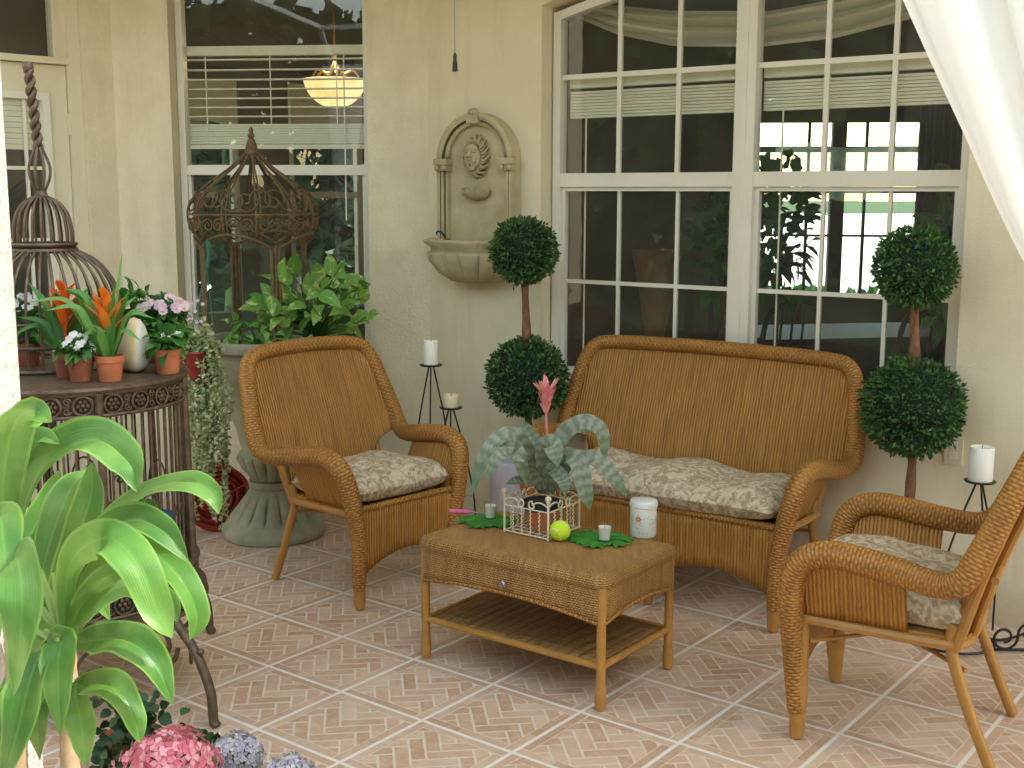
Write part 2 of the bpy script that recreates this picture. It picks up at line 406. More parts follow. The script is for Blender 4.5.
def sheer(name, col, tr):
    m, nt = newmat(name)
    d = N(nt, 'ShaderNodeBsdfDiffuse'); d.inputs[0].default_value = (*col, 1)
    t = N(nt, 'ShaderNodeBsdfTranslucent'); t.inputs[0].default_value = (*col, 1)
    mx = N(nt, 'ShaderNodeMixShader'); mx.inputs[0].default_value = .55
    nt.links.new(d.outputs[0], mx.inputs[1]); nt.links.new(t.outputs[0], mx.inputs[2])
    tp = N(nt, 'ShaderNodeBsdfTransparent'); m2 = N(nt, 'ShaderNodeMixShader'); m2.inputs[0].default_value = tr
    nt.links.new(mx.outputs[0], m2.inputs[1]); nt.links.new(tp.outputs[0], m2.inputs[2])
    o = N(nt, 'ShaderNodeOutputMaterial'); nt.links.new(m2.outputs[0], o.inputs[0]); return m
M['sheer'] = sheer('white_sheer_cloth', (.97, .97, .96), .05)
M['swag'] = sheer('ivory_swag_cloth', (.90, .83, .68), .0)

def glassmat():
    m, nt = newmat('window_glass')
    lw = N(nt, 'ShaderNodeLayerWeight'); lw.inputs[0].default_value = .5
    f = Mth(nt, 'MULTIPLY_ADD', Mth(nt, 'POWER', lw.outputs['Facing'], 4.0), .85, .05)
    tp = N(nt, 'ShaderNodeBsdfTransparent'); tp.inputs[0].default_value = (.90, .93, .90, 1)
    gl = N(nt, 'ShaderNodeBsdfGlossy'); gl.inputs['Roughness'].default_value = .0; gl.inputs[0].default_value = (.95, .97, 1, 1)
    mx = N(nt, 'ShaderNodeMixShader'); nt.links.new(f, mx.inputs[0]); nt.links.new(tp.outputs[0], mx.inputs[1]); nt.links.new(gl.outputs[0], mx.inputs[2])
    df = N(nt, 'ShaderNodeBsdfDiffuse'); df.inputs[0].default_value = (.72, .74, .68, 1); m2 = N(nt, 'ShaderNodeMixShader')
    nt.links.new(Ramp(nt, Noise(nt, 4, 6, .7, geopos(nt)), [(.3, .018), (.75, .055)]), m2.inputs[0]); nt.links.new(mx.outputs[0], m2.inputs[1]); nt.links.new(df.outputs[0], m2.inputs[2])
    bp = N(nt, 'ShaderNodeBump'); bp.inputs['Strength'].default_value = .05; bp.inputs['Distance'].default_value = .01; nt.links.new(Noise(nt, 2.5, 2, .5, geopos(nt)), bp.inputs['Height']); nt.links.new(bp.outputs[0], gl.inputs['Normal'])
    o = N(nt, 'ShaderNodeOutputMaterial'); nt.links.new(m2.outputs[0], o.inputs[0]); return m
M['glass'] = glassmat()
def clearglass():
    m, nt = newmat('votive_glass')
    lw = N(nt, 'ShaderNodeLayerWeight'); lw.inputs[0].default_value = .5
    f = Mth(nt, 'MULTIPLY_ADD', Mth(nt, 'POWER', lw.outputs['Facing'], 3.0), .6, .06)
    tp = N(nt, 'ShaderNodeBsdfTransparent'); gl = N(nt, 'ShaderNodeBsdfGlossy'); gl.inputs['Roughness'].default_value = .03
    mx = N(nt, 'ShaderNodeMixShader'); nt.links.new(f, mx.inputs[0]); nt.links.new(tp.outputs[0], mx.inputs[1]); nt.links.new(gl.outputs[0], mx.inputs[2])
    o = N(nt, 'ShaderNodeOutputMaterial'); nt.links.new(mx.outputs[0], o.inputs[0]); return m
M['votive'] = clearglass()
def lampmat():
    m, nt = newmat('lit_amber_glass')
    g = Noise(nt, 9, 3, .6, geopos(nt)); e = N(nt, 'ShaderNodeEmission')
    nt.links.new(Ramp(nt, g, [(.3, (.95, .52, .14)), (.7, (1.0, .78, .36))]), e.inputs[0]); e.inputs[1].default_value = 1.5
    o = N(nt, 'ShaderNodeOutputMaterial'); nt.links.new(e.outputs[0], o.inputs[0]); return m
M['lamp'] = lampmat()

# ------------------------------------------------------------------ world and sun
SUN_AZ, SUN_EL = R(100), R(47)      # clockwise from +Y: the sun stands to the right, over the right wall, made tall out of view to shade the patio
SKY_STR, SUN_STR = 1.18, 6.0
wd = bpy.data.worlds.new('World'); sc.world = wd; wd.use_nodes = True
nt = wd.node_tree; nt.nodes.clear()
sky = N(nt, 'ShaderNodeTexSky'); sky.sky_type = 'NISHITA'; sky.sun_disc = False
sky.sun_elevation = SUN_EL; sky.sun_rotation = SUN_AZ; sky.air_density = 1.0; sky.dust_density = .6; sky.ozone_density = .6
tint = Mix(nt, 1.0, sky.outputs[0], (1.20, 1.0, .72), 'MULTIPLY')
bg = N(nt, 'ShaderNodeBackground'); nt.links.new(tint, bg.inputs[0]); bg.inputs[1].default_value = SKY_STR
o = N(nt, 'ShaderNodeOutputWorld'); nt.links.new(bg.outputs[0], o.inputs[0])
sd = bpy.data.lights.new('sun', 'SUN'); sd.energy = SUN_STR; sd.angle = R(.53); sd.color = (1, .95, .86)
so = bpy.data.objects.new('sun', sd); COL.objects.link(so)
sdir = V((math.sin(SUN_AZ) * math.cos(SUN_EL), math.cos(SUN_AZ) * math.cos(SUN_EL), math.sin(SUN_EL)))
so.rotation_euler = sdir.to_track_quat('Z', 'Y').to_euler(); so.location = (0, 0, 12)
sc.view_settings.view_transform = 'Standard'; sc.view_settings.look = 'None'; sc.view_settings.exposure = 0
sc.render.engine = 'CYCLES'
cy = sc.cycles; cy.use_denoising = True; cy.max_bounces = 10; cy.diffuse_bounces = 5; cy.glossy_bounces = 4
cy.transparent_max_bounces = 24; cy.transmission_bounces = 6; cy.sample_clamp_indirect = 6; cy.caustics_reflective = False; cy.caustics_refractive = False
try: cy.denoiser = 'OPENIMAGEDENOISE'
except Exception: pass

# ------------------------------------------------------------------ walls layout
AR, AL, AD = -0.61827, -0.118623, 0.776558
C1 = V((-.44203, 6.44946, 0)); C2 = V((-2.14782, 6.65276, 0))
def frame(c, a): return Matrix.Translation(c) @ Matrix.Rotation(a, 4, 'Z')
FR, FL, FD = frame(C1, AR), frame(C1, AL), frame(C2, AD)
def WS(x, y, F, D=0.0):
    """pixel -> (s, z) on the wall plane set D behind the wall face"""
    Fi = F.inverted(); o = Fi @ CC; d = Fi.to_3x3() @ ray(x, y)
    t = (D - o.y) / d.y; p = o + d * t; return p.x, p.z
DW = .10           # depth of window frames behind the stucco face

# floor, ground -------------------------------------------------------------
mb = MB(); mb.poly([(-400, -400, -.03), (400, -400, -.03), (400, 400, -.03), (-400, 400, -.03)])
tag(mb.build('ground', M['lawn'], smooth=False), None, None, kind='structure')
mb = MB(); mb.poly([(-5, -1, -.012), (12, -1, -.012), (12, 6.99, -.012), (-5, 6.99, -.012)]); mb.poly([(-60, 7, -.012), (60, 7, -.012), (60, 120, -.012), (-60, 120, -.012)])
tag(mb.build('pool_deck', M['deck'], smooth=False), None, None, kind='structure')

TS = .38; TA = -.655432; TO = V((-.366384, 4.325137, 0))
tx = V((math.cos(TA), math.sin(TA), 0)); ty = V((-math.sin(TA), math.cos(TA), 0))
def clip(poly, h):
    for ax, sg in ((0, 1), (0, -1), (1, 1), (1, -1)):
        out = []
        for i in range(len(poly)):
            a, b = poly[i], poly[(i+1) % len(poly)]
            da, db = h - sg*a[ax], h - sg*b[ax]
            if da >= 0: out.append(a)
            if da * db < 0:
                t = da / (da - db); out.append((lerp(a[0], b[0], t), lerp(a[1], b[1], t)))
        poly = out
        if not poly: return []
    return poly
def herring():
    out = []; w, L, j = .050, .150, .0042; h = .1500; c = math.cos(PI/4)
    for a in range(-12, 13):
        for b in range(-5, 6):
            # horizontal and vertical 3:1 bricks of a herringbone
            for k in (0, 1):
                x0 = a*w + b*2*L*0; 
                if k == 0: x, y, dx, dy = a*w + b*2*L, a*w, L, w
                else: x, y, dx, dy = a*w + b*2*L - w, a*w, w, L
                if k == 1: x, y = a*w + b*2*L + L, a*w - L + w
                q = [(x+j, y+j), (x+dx-j, y+j), (x+dx-j, y+dy-j), (x+j, y+dy-j)]
                q = [((p[0]-p[1])*c, (p[0]+p[1])*c) for p in q]
                q = [(p[0] + .01, p[1] - .012) for p in q]
                q = clip(q, h)
                if len(q) >= 3:
                    ar = abs(sum(q[i][0]*q[(i+1) % len(q)][1] - q[(i+1) % len(q)][0]*q[i][1] for i in range(len(q)))) / 2
                    if ar > 1.5e-4: out.append(q)
    return out
HB = herring()
mb = MB(); mb.m = 0
mb.poly([(-5, -2, 0), (6, -2, 0), (6, 9, 0), (-5, 9, 0)])
def infront(p, m=.25):
    a = FR.inverted() @ p; b = FL.inverted() @ p; d = FD.inverted() @ p
    return a.y < m and b.y < m and d.y < m
hs = TS / 2
for i in range(-14, 18):
    for j in range(-14, 12):
        c = TO + tx * ((i + .5) * TS) + ty * ((j + .5) * TS)
        if abs(c.x) > 4 or c.y < .2 or not infront(c): continue
        def W(p, z): return c + tx * p[0] + ty * p[1] + V((0, 0, z))
        g = hs - .0062
        mb.m = 1; mb.poly([W(p, .0006) for p in ((-g, -g), (g, -g), (g, g), (-g, g))])
        mb.m = 2
        bw = .028; e = g - .002
        for r in range(4):
            ca, sa = math.cos(r*PI/2), math.sin(r*PI/2)
            rot = lambda p: (p[0]*ca - p[1]*sa, p[0]*sa + p[1]*ca)
            cuts = [-e, -e + .12 + .05*random.random(), e - bw - .004]
            for q0, q1 in zip(cuts, cuts[1:]):
                mb.poly([W(rot(p), .0012) for p in ((q0, -e), (q1 - .003, -e), (q1 - .003, -e + bw), (q0, -e + bw))])
        for q in HB: mb.poly([W(p, .0012) for p in q])
tag(mb.build('tile_floor', [M['grout'], M['joint'], M['brick']], smooth=False), None, None, kind='structure')

# ------------------------------------------------------------------ house
HOUSE_H = 8.0  # walls carried high out of view to keep the sun off the patio
house = thing('house', 'cream stucco house wall behind the patio with white framed windows and a door', 'house')
def wall_piece(mb, s0, s1, z0, z1):
    mb.poly([(s0, 0, z0), (s1, 0, z0), (s1, 0, z1), (s0, 0, z1)])
def make_wall(F, s0, s1, o0, o1, z0, z1, rise, mat, depth=.22):
    mb = MB(F); n = 16 if rise else 1
    top = [(lerp(o0, o1, k/n), z1 + rise * (1 - (2*k/n - 1)**2)) for k in range(n+1)]
    wall_piece(mb, s0, o0, 0, HOUSE_H); wall_piece(mb, o1, s1, 0, HOUSE_H)
    wall_piece(mb, o0, o1, 0, z0)
    for (a, za), (b, zb) in zip(top, top[1:]):
        mb.poly([(a, 0, za), (b, 0, zb), (b, 0, HOUSE_H), (a, 0, HOUSE_H)])
        mb.poly([(a, depth, za), (b, depth, zb), (b, 0, zb), (a, 0, za)])
    mb.poly([(o0, 0, z0), (o0, depth, z0), (o0, depth, z1), (o0, 0, z1)])
    mb.poly([(o1, depth, z0), (o1, 0, z0), (o1, 0, z1), (o1, depth, z1)])
    mb.poly([(o0, 0, z0), (o1, 0, z0), (o1, depth, z0), (o0, depth, z0)])
    # inner face
    for a, b, c, d in ((s0, o0, 0, 3.3), (o1, s1, 0, 3.3), (o0, o1, 0, z0), (o0, o1, z1 + rise, 3.3)):
        mb.poly([(a, depth, c), (a, depth, d), (b, depth, d), (b, depth, c)])
    return mb.build('stucco_wall', mat, house, smooth=False)

# right (window) wall
f0 = WS(554, 150, FR, DW)[0]; f1 = WS(967, 250, FR, DW)[0]
ml, mr = WS(736.5, 100, FR, DW)[0], WS(757, 100, FR, DW)[0]
zb = WS(572, 381, FR, DW)[1]; spring = WS(554, 14, FR, DW)[1]; RISE = .14
s_l = WS(541, 150, FR, 0)[0]
make_wall(FR, 0, 10.5, s_l, f1 + .012, zb - .03, spring + .03, RISE, M['stucco_smooth'])  # right wall lengthened beyond the view to block the sun
def bar(mb, a, b, w, d0, d1):
    """straight bar between (s,z) points, width w, from depth d0 to d1"""
    a = V((a[0], 0, a[1])); b = V((b[0], 0, b[1])); t = (b - a).normalized(); n = V((-t.z, 0, t.x)) * (w / 2)
    P = [a - n, b - n, b + n, a + n]
    i = mb.add([(p.x, d0, p.z) for p in P] + [(p.x, d1, p.z) for p in P])
    for q in ((0,1,2,3),(7,6,5,4),(0,4,5,1),(1,5,6,2),(2,6,7,3),(3,7,4,0)): mb.face([i+k for k in q])
win = MB(FR)
arc = lambda s: spring + RISE * (1 - (2*(s - f0)/(f1 - f0) - 1)**2)
n = 24; AP = [(lerp(f0, f1, k/n), arc(lerp(f0, f1, k/n))) for k in range(n+1)]
rows = [[(s, DW - .01, z) for s, z in AP], [(s, DW - .01, z - .042) for s, z in AP], [(s, DW + .05, z - .042) for s, z in AP], [(s, DW + .05, z) for s, z in AP]]
win.grid(rows, cv=True)
fo = .042
win.box((f0, DW - .012, zb), (f0 + fo, DW + .05, spring + .005)); win.box((f1 - fo, DW - .012, zb), (f1, DW + .05, spring + .005))
win.box((f0 - .01, DW - .045, zb - .03), (f1 + .01, DW + .05, zb + .035))
win.box((ml, DW - .02, zb + .035), (mr, DW + .05, arc(1.8) - .02))
win.box((ml + .028, DW - .026, zb + .036), (mr - .04, DW - .02, arc(1.8) - .045))
zr1, zr0 = WS(560, 173.5, FR, DW)[1], WS(560, 187, FR, DW)[1]
W_R = win.build('window', M['white_frame'], house, smooth=False)
cols = [[WS(x, 140, FR, DW)[0] for x in (563, 617, 676, 736)], [WS(x, 140, FR, DW)[0] for x in (757, 823, 890.5, 965)]]
zm1 = WS(617, 74, FR, DW)[1]; zm2 = WS(640, 285, FR, DW)[1]
for (a, b), cs in zip(((f0 + fo, ml), (mr, f1 - fo)), cols):
    sa = MB(FR); sa.box((a, DW - .008, zr0), (b, DW + .045, zr1))
    sa.box((a, DW, zr0 - .02), (a + .022, DW + .035, zr1 - .1)) if False else None
    for c in cs[1:3]:
        bar(sa, (c, zr1), (c, arc(c) - .04), .022, DW + .012, DW + .03)
    bar(sa, (a, zm1), (b, zm1), .024, DW + .0125, DW + .0295)
    sa.build('upper_sash', M['white_frame'], W_R, smooth=False)
    sb = MB(FR)
    w = .022; d0 = DW + .008
    sb.box((a + .001, d0, zb + .037), (a + w, DW + .04, zr0 - .001)); sb.box((b - w, d0, zb + .037), (b - .001, DW + .04, zr0 - .001))
    sb.box((a + w, d0, zr0 - .02), (b - w, DW + .04, zr0 - .001)); sb.box((a + w, d0, zb + .037), (b - w, DW + .04, zb + .07))
    for c in cs[1:3]: bar(sb, (c + .004, zb + .07), (c + .004, zr0 - .02), .017, DW + .02, DW + .036)
    bar(sb, (a + w, zm2), (b - w, zm2), .019, DW + .0205, DW + .0355)
    sb.build('lower_sash', M['white_frame'], W_R, smooth=False)
    pn = MB(FR)
    pn.poly([(a, DW + .021, zr1), (b, DW + .021, zr1)] + [(lerp(b, a, k/8), DW + .021, arc(lerp(b, a, k/8)) - .03) for k in range(9)])
    pn.build('pane', M['glass'], W_R, smooth=False)
    pn = MB(FR); pn.poly([(a + .01, DW + .028, zb + .05), (b - .01, DW + .028, zb + .05), (b - .01, DW + .028, zr0), (a + .01, DW + .028, zr0)])
    pn.build('pane', M['glass'], W_R, smooth=False)

# left (narrow window) wall
l0 = WS(178.5, 100, FL, DW)[0]; l1 = WS(370.5, 100, FL, DW)[0]; zlb = WS(371, 352, FL, DW)[1]; zlt = 2.98
make_wall(FL, (FL.inverted() @ C2).x, 0, WS(172.5, 150, FL, 0)[0], l1 + .004, zlb - .03, zlt + .02, 0, M['stucco'])
lw = MB(FL); fo = .036
lw.box((l0, DW - .01, zlb), (l0 + fo, DW + .05, zlt)); lw.box((l1 - fo, DW - .01, zlb), (l1, DW + .05, zlt))
lw.box((l0 + fo, DW - .01, zlt - fo), (l1 - fo, DW + .05, zlt)); lw.box((l0 - .01, DW - .04, zlb - .03), (l1 + .004, DW + .05, zlb + .03))
lr1, lr0 = WS(270, 165, FL, DW)[1], WS(270, 175, FL, DW)[1]
lw.box((l0 + fo, DW - .006, lr0), (l1 - fo, DW + .045, lr1))
W_L = lw.build('window', M['white_frame'], house, smooth=False)
sb = MB(FL); a, b = l0 + fo, l1 - fo
sb.box((a + .001, DW + .006, zlb + .031), (a + .016, DW + .04, lr0 - .001)); sb.box((b - .016, DW + .006, zlb + .031), (b - .001, DW + .04, lr0 - .001))
sb.box((a + .016, DW + .006, zlb + .031), (b - .016, DW + .04, zlb + .055))
sb.build('lower_sash', M['white_frame'], W_L, smooth=False)
for d, z0, z1 in ((DW + .021, lr1, zlt - .03), (DW + .028, zlb + .04, lr0)):
    pn = MB(FL); pn.poly([(a, d, z0), (b, d, z0), (b, d, z1), (a, d, z1)]); pn.build('pane', M['glass'], W_L, smooth=False)

# door wall (runs away to the left, towards the camera)
ddr = WS(68, 120, FD, .06)[0]; dtop = WS(40, 64, FD, .06)[1]; tr0 = WS(40, 56.5, FD, .05)[1]; jam = WS(86, 120, FD, 0)[0]
DLW = .92
mb = MB(FD)
wall_piece(mb, jam, 0, 0, HOUSE_H); wall_piece(mb, -4, ddr - DLW - .12, 0, HOUSE_H); wall_piece(mb, ddr - DLW - .12, jam, 3.05, HOUSE_H)
mb.poly([(jam, 0, 0), (jam, 0, 3.05), (jam, .2, 3.05), (jam, .2, 0)]); mb.poly([(ddr - DLW - .12, 0, 0), (ddr - DLW - .12, .2, 0), (ddr - DLW - .12, .2, 3.05), (ddr - DLW - .12, 0, 3.05)])
mb.build('stucco_wall', M['stucco'], house, smooth=False)
mb = MB(FD)
dl = ddr - DLW
mb.box((ddr + .004, .03, 0), (jam - .001, .16, 3.0)); mb.box((dl - .11, .03, 0), (dl - .004, .16, 3.0))
mb.box((dl - .004, .02, dtop + .004), (ddr + .004, .16, tr0)); mb.box((dl - .004, .03, 2.95), (ddr + .004, .16, 3.0))
tf = WS(52, 40, FD, .06)[0]
mb.box((tf, .05, tr0), (ddr + .004, .12, 2.95)); mb.box((tf - .004, .045, tr0 + .001), (tf + .02, .05, 2.94))
mb.build('door_frame', M['door_paint'], house, smooth=False)
mb = MB(FD); mb.poly([(dl, .09, tr0), (tf, .09, tr0), (tf, .09, 2.95), (dl, .09, 2.95)]); mb.build('transom_pane', M['glass'], house, smooth=False)
mb = MB(FD)
g1 = WS(48, 92, FD, .06)[0]; gt = WS(30, 92, FD, .06)[1]; gi = WS(41, 100, FD, .06)[0]
gl = dl + .12
mb.box((g1, .06, .02), (ddr, .10, dtop)); mb.box((dl, .06, .02), (gl - .03, .10, dtop)); mb.box((gl - .03, .06, gt), (g1, .10, dtop)); mb.box((gl - .03, .06, .02), (g1, .10, .30))
DOOR = mb.build('door', M['door_paint'], house, smooth=False)
mb = MB(FD); gt2 = WS(30, 99, FD, .055)[1]
mb.box((gi, .045, .30), (g1, .095, gt)); mb.box((gl - .03, .045, .30), (gl, .095, gt)); mb.box((gl, .045, gt2), (gi, .095, gt)); mb.box((gl, .045, .30), (gi, .095, .34))
for y in (168, 240, 312):
    z = WS(30, y, FD, .06)[1]; mb.box((gl, .065, z - .009), (gi, .08, z + .009))
for x in (30, 4):
    s = WS(x, 200, FD, .06)[0]; mb.box((s - .008, .0655, .34), (s + .008, .0795, gt2))
mb.build('door_light_frame', M['white_frame'], DOOR, smooth=False)
mb = MB(FD); mb.poly([(gl, .082, .34), (gi, .082, .34), (gi, .082, gt2), (gl, .082, gt2)]); mb.build('pane', M['glass'], DOOR, smooth=False)
hz = WS(71, 125, FD, .05)[1]
for z in (hz, 1.2, .3):
    mb = MB(FD); mb.box((ddr - .012, .045, z - .055), (ddr + .014, .062, z + .055)); mb.build('hinge', M['door_paint'], DOOR, smooth=False)
mb = MB(FD); z0 = WS(30, 150, FD, .1)[1]
k = 0
while z0 + k * .028 < gt2: mb.box((gl, .088, z0 + k*.028 + .001), (gi, .094, z0 + (k+1)*.028 - .001)); k += 1
tag(mb.build('door_blind', M['blind'], None, smooth=False), 'raised ivory blind behind the upper glass of the cream door', 'blind')

# interior room ---------------------------------------------------------------
CE = 3.15
rp = [(-6.5, 7.2), (-1.0, 10.2), (1.6, 10.6), (4.6, 10.3), (8, 8.5)]
def seg_wall(p, q, op=None, t=.15):
    """vertical wall between two plan points with an optional list of openings (s0,s1,z0,z1)"""
    p, q = V((*p, 0)), V((*q, 0)); L = (q - p).length; F = Matrix.Translation(p) @ Matrix.Rotation(math.atan2(q.y-p.y, q.x-p.x), 4, 'Z')
    mb = MB(F); s = 0
    for (a, b, z0, z1) in (op or []):
        wall_piece(mb, s, a, 0, CE); wall_piece(mb, a, b, 0, z0); wall_piece(mb, a, b, z1, CE); s = b
        for u0, u1 in (((a, 0, z0), (a, t, z0)), ):
            pass
        mb.poly([(a, 0, z0), (a, t, z0), (a, t, z1), (a, 0, z1)]); mb.poly([(b, 0, z0), (b, 0, z1), (b, t, z1), (b, t, z0)])
        mb.poly([(a, 0, z0), (b, 0, z0), (b, t, z0), (a, t, z0)]); mb.poly([(a, 0, z1), (a, t, z1), (b, t, z1), (b, 0, z1)])
    wall_piece(mb, s, L, 0, CE)
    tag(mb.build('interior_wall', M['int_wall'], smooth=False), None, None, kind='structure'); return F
def s_on(p, q, x):
    """distance along plan line p-q where the sight line through pixel column x meets it"""
    d = ray(x, 150); p, q = V((*p, 0)), V((*q, 0)); u = (q - p).normalized()
    det = d.x * (-u.y) + u.x * d.y
    # CC + d t = p + u s
    rx, ry = p.x, p.y
    t = (rx * (-u.y) + u.x * ry) / det
    return ((d.x * t - rx) * u.x + (d.y * t - ry) * u.y)
pA, pB = rp[0], rp[1]
F1 = seg_wall(pA, pB, [(s_on(pA, pB, 186), s_on(pA, pB, 240), .8, 2.6), (s_on(pA, pB, 289), s_on(pA, pB, 364), .8, 2.6)])
seg_wall(rp[1], rp[2])
pC, pD = rp[2], rp[3]
w0, w1 = s_on(pC, pD, 741), s_on(pC, pD, 927)
F2 = seg_wall(pC, pD, [(w0, w1, .88, 2.35)])
seg_wall(rp[3], rp[4]); seg_wall((-6.5, 5.0), rp[0]); seg_wall(rp[4], (6.5, 2.8))
ic = [(-6.5, 4.2), (C2.x, C2.y + .02), (C1.x, C1.y + .02), (5.0, 2.63), (6.8, 2.8), (8, 8.5), (4.6, 10.3), (1.6, 10.6), (-1.0, 10.2), (-6.5, 7.2)]
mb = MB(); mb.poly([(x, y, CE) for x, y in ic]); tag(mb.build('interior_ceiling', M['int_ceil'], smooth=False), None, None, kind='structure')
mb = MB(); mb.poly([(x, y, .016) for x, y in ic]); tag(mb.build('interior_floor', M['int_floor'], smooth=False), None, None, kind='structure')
mb = MB(); mb.poly([(-6.5, 4.2, CE + .2), (C2.x, C2.y + .03, CE + .2), (C1.x, C1.y + .03, CE + .2), (6, 2.4, CE + .2), (9, 3, CE + .2), (9, 10.8, CE + .2), (-7, 10.8, CE + .2)])
tag(mb.build('flat_roof', M['int_ceil'], smooth=False), None, None, kind='structure')

# far window with dark frame
fwn = thing('far_window', 'sunlit far window with dark bars seen through the right patio window', 'window')
mb = MB(F2)
def sF2(x): return s_on(pC, pD, x)
zz = lambda y: PY(840, y, 10.45).z
mb.box((sF2(833), .02, .88), (sF2(847), .13, 2.35))
for x in (810, 868, 895): mb.box((sF2(x) - .012, .05, .88), (sF2(x) + .012, .09, 2.35))
mb.box((w0, .045, zz(149) - .025), (w1, .095, zz(149) + .025))
for y in (236, 192): mb.box((w0, .055, zz(y) - .010), (w1, .085, zz(y) + .010))
mb.build('window_bars', M['dark_wood'], fwn, smooth=False)
for k, (x0, x1) in enumerate(((742, 833), (847, 927))):
    mb = MB(F2); mb.poly([(sF2(x0), .07, .885), (sF2(x1), .07, .885), (sF2(x1), .07, 2.34), (sF2(x0), .07, 2.34)])
    mb.build('pane', M['glass'], fwn, smooth=False)
# swag over far window
mb = MB(F2); rows = []
for i in range(7):
    r = []
    for j in range(25):
        t = j / 24; sag = .42 * (1 - (2*t - 1)**2)
        r.append((lerp(sF2(775), sF2(925), t), -.06 - .03*math.sin(i*1.9), 2.28 - .03*i - sag * (.35 + .65*i/6)))
    rows.append(r)
mb.grid(rows); tag(mb.build('sheer_swag', sheer('pale_green_sheer', (.55, .62, .52), .35)), 'thin greenish swag draped across the bright far window', 'curtain')
mb = MB(); 
fl = lambda x, y, Y: PY(x, y, Y)
rows = []
for i in range(2):
    rows.append([PY(lerp(926, 972, j/30), 0, 10.0 - .06*math.sin(j*1.3)) * 1 for j in range(31)])
rows = [[V((p.x, p.y, .05)) for p in rows[0]], [V((p.x, p.y, 2.7)) for p in rows[0]]]
mb.grid(rows); tag(mb.build('dark_drape', basic('dark_drape_cloth', (.05, .045, .035), (.075, .065, .05), 5, .9)), 'dark floor length drape at the right of the far window', 'curtain')
# window frames and roman shades on the left room's far wall
for k, (x0, x1) in enumerate(((186, 240), (289, 364))):
    a, b = s_on(pA, pB, x0), s_on(pA, pB, x1)
    t = thing('inner_window', ('narrow white inner window at the left of the room behind the blind', 'wider white inner window behind the hanging lamp')[k], 'window')
    mb = MB(F1); mb.box((a, .04, .8), (a + .05, .12, 2.6)); mb.box((b - .05, .04, .8), (b, .12, 2.6)); mb.box((a + .05, .04, 2.55), (b - .05, .12, 2.6)); mb.box((a + .05, .05, 1.7), (b - .05, .11, 1.75))
    mb.build('frame', M['white_frame'], t, smooth=False)
    mb = MB(F1); mb.poly([(a + .05, .08, .8), (b - .05, .08, .8), (b - .05, .08, 2.55), (a + .05, .08, 2.55)]); mb.build('pane', M['glass'], t, smooth=False)
    mb = MB(F1); mb.tube([(a - .2, -.05, 2.68), (b + .2, -.05, 2.68)], .012, 8)
    for e in (a - .2, b + .2): mb.ball((e, -.05, 2.68), .026, 8, 6)
    tag(mb.build('curtain_rod', M['dark_wood']), ('dark curtain rod over the narrow inner window', 'dark curtain rod over the wider inner window')[k], 'curtain rod')
    mb = MB(F1)
    for i in range(5): mb.box((a + .02, -.02, 2.58 - .06*(i+1) + .002), (b - .02, -.005, 2.58 - .06*i))
    tag(mb.build('roman_blind', M['blind'], smooth=False), ('ivory shade raised at the top of the narrow inner window', 'ivory shade raised at the top of the wider inner window')[k], 'blind')
# outdoor greenery beyond the house and tree line in front (seen through or mirrored in glass)
def leafmass(name, x0, x1, y0, y1, h0, h1, n, size, mat, label):
    mb = MB()
    for i in range(n):
        x = random.uniform(x0, x1); y = random.uniform(y0, y1)
        hh = lerp(h0, h1, .5 + .5*noise.noise(V((x*.35, y*.2, 3.1))) ) * (.85 + .15*noise.noise(V((x*1.7, 2, 1))))
        z = hh * random.random() ** .6
        c = V((x, y, z)); s = size * random.uniform(.6, 1.4)
        a = V((random.gauss(0, 1), random.gauss(0, 1), random.gauss(0, 1))).normalized(); b = a.orthogonal().normalized()
        b = Matrix.Rotation(random.uniform(0, 6.28), 3, a) @ b; d = a.cross(b)
        mb.poly([c - b*s, c + d*s*.5, c + b*s, c - d*s*.5])
    if name == 'treeline':
        for i in range(len(mb.v)//2):
            k = i//4*4
            if i % 4 == 0: sh = V((random.uniform(-13.5, -10.5), random.uniform(-12, 10), 0)) - V((mb.v[k].x, mb.v[k].y, 0))
            mb.v[i] = mb.v[i] + sh
    o = mb.build(name, mat, smooth=False); tag(o, label, 'trees' if 'tree' in name else 'hedge', kind='stuff')
leafmass('hedge', -9, 1.6, 12.6, 14.0, 2.9, 3.8, 14000, .20, M['darkivy'], 'dark garden hedge seen through the house windows')
leafmass('shrub_border', 1, 6, 11.2, 11.7, .85, 1.12, 3500, .07, M['plant'], 'low green shrubs outside the bright far window')
leafmass('treeline', -20, 20, -11.5, -8.6, 4.2, 8.0, 30000, .30, M['garden'], 'dark tree line across the garden mirrored in the glass')

# pool cage in front, mirrored in the panes
pc = thing('pool_cage', 'white aluminium pool screen frame mirrored in the window glass', 'screen frame')
mb = MB()
for x in (-6, -3.6, -1.2, 1.2, 3.6, 6): mb.box((x - .05, -6.85, -.01), (x + .05, -6.75, 2.9))
mb.box((-6.05, -6.86, 2.9), (6.05, -6.74, 3.0)); mb.box((-6.0, -6.83, .9), (6.0, -6.77, .95))
mb.build('post', M['white_alu'], pc, smooth=False)
mb = MB()
for x in (-6, -3.6, -1.2, 1.2, 3.6, 6): mb.tube([(x, -6.8, 2.95), (x, -5.4, 4.3), (x, -2.5, 4.4)], .055, 4)
mb.tube([(-6, -5.4, 4.3), (6, -5.4, 4.3)], .05, 4); mb.tube([(-6, -2.5, 4.4), (6, -2.5, 4.4)], .06, 4)
mb.build('roof_beam', M['white_alu'], pc, smooth=False)

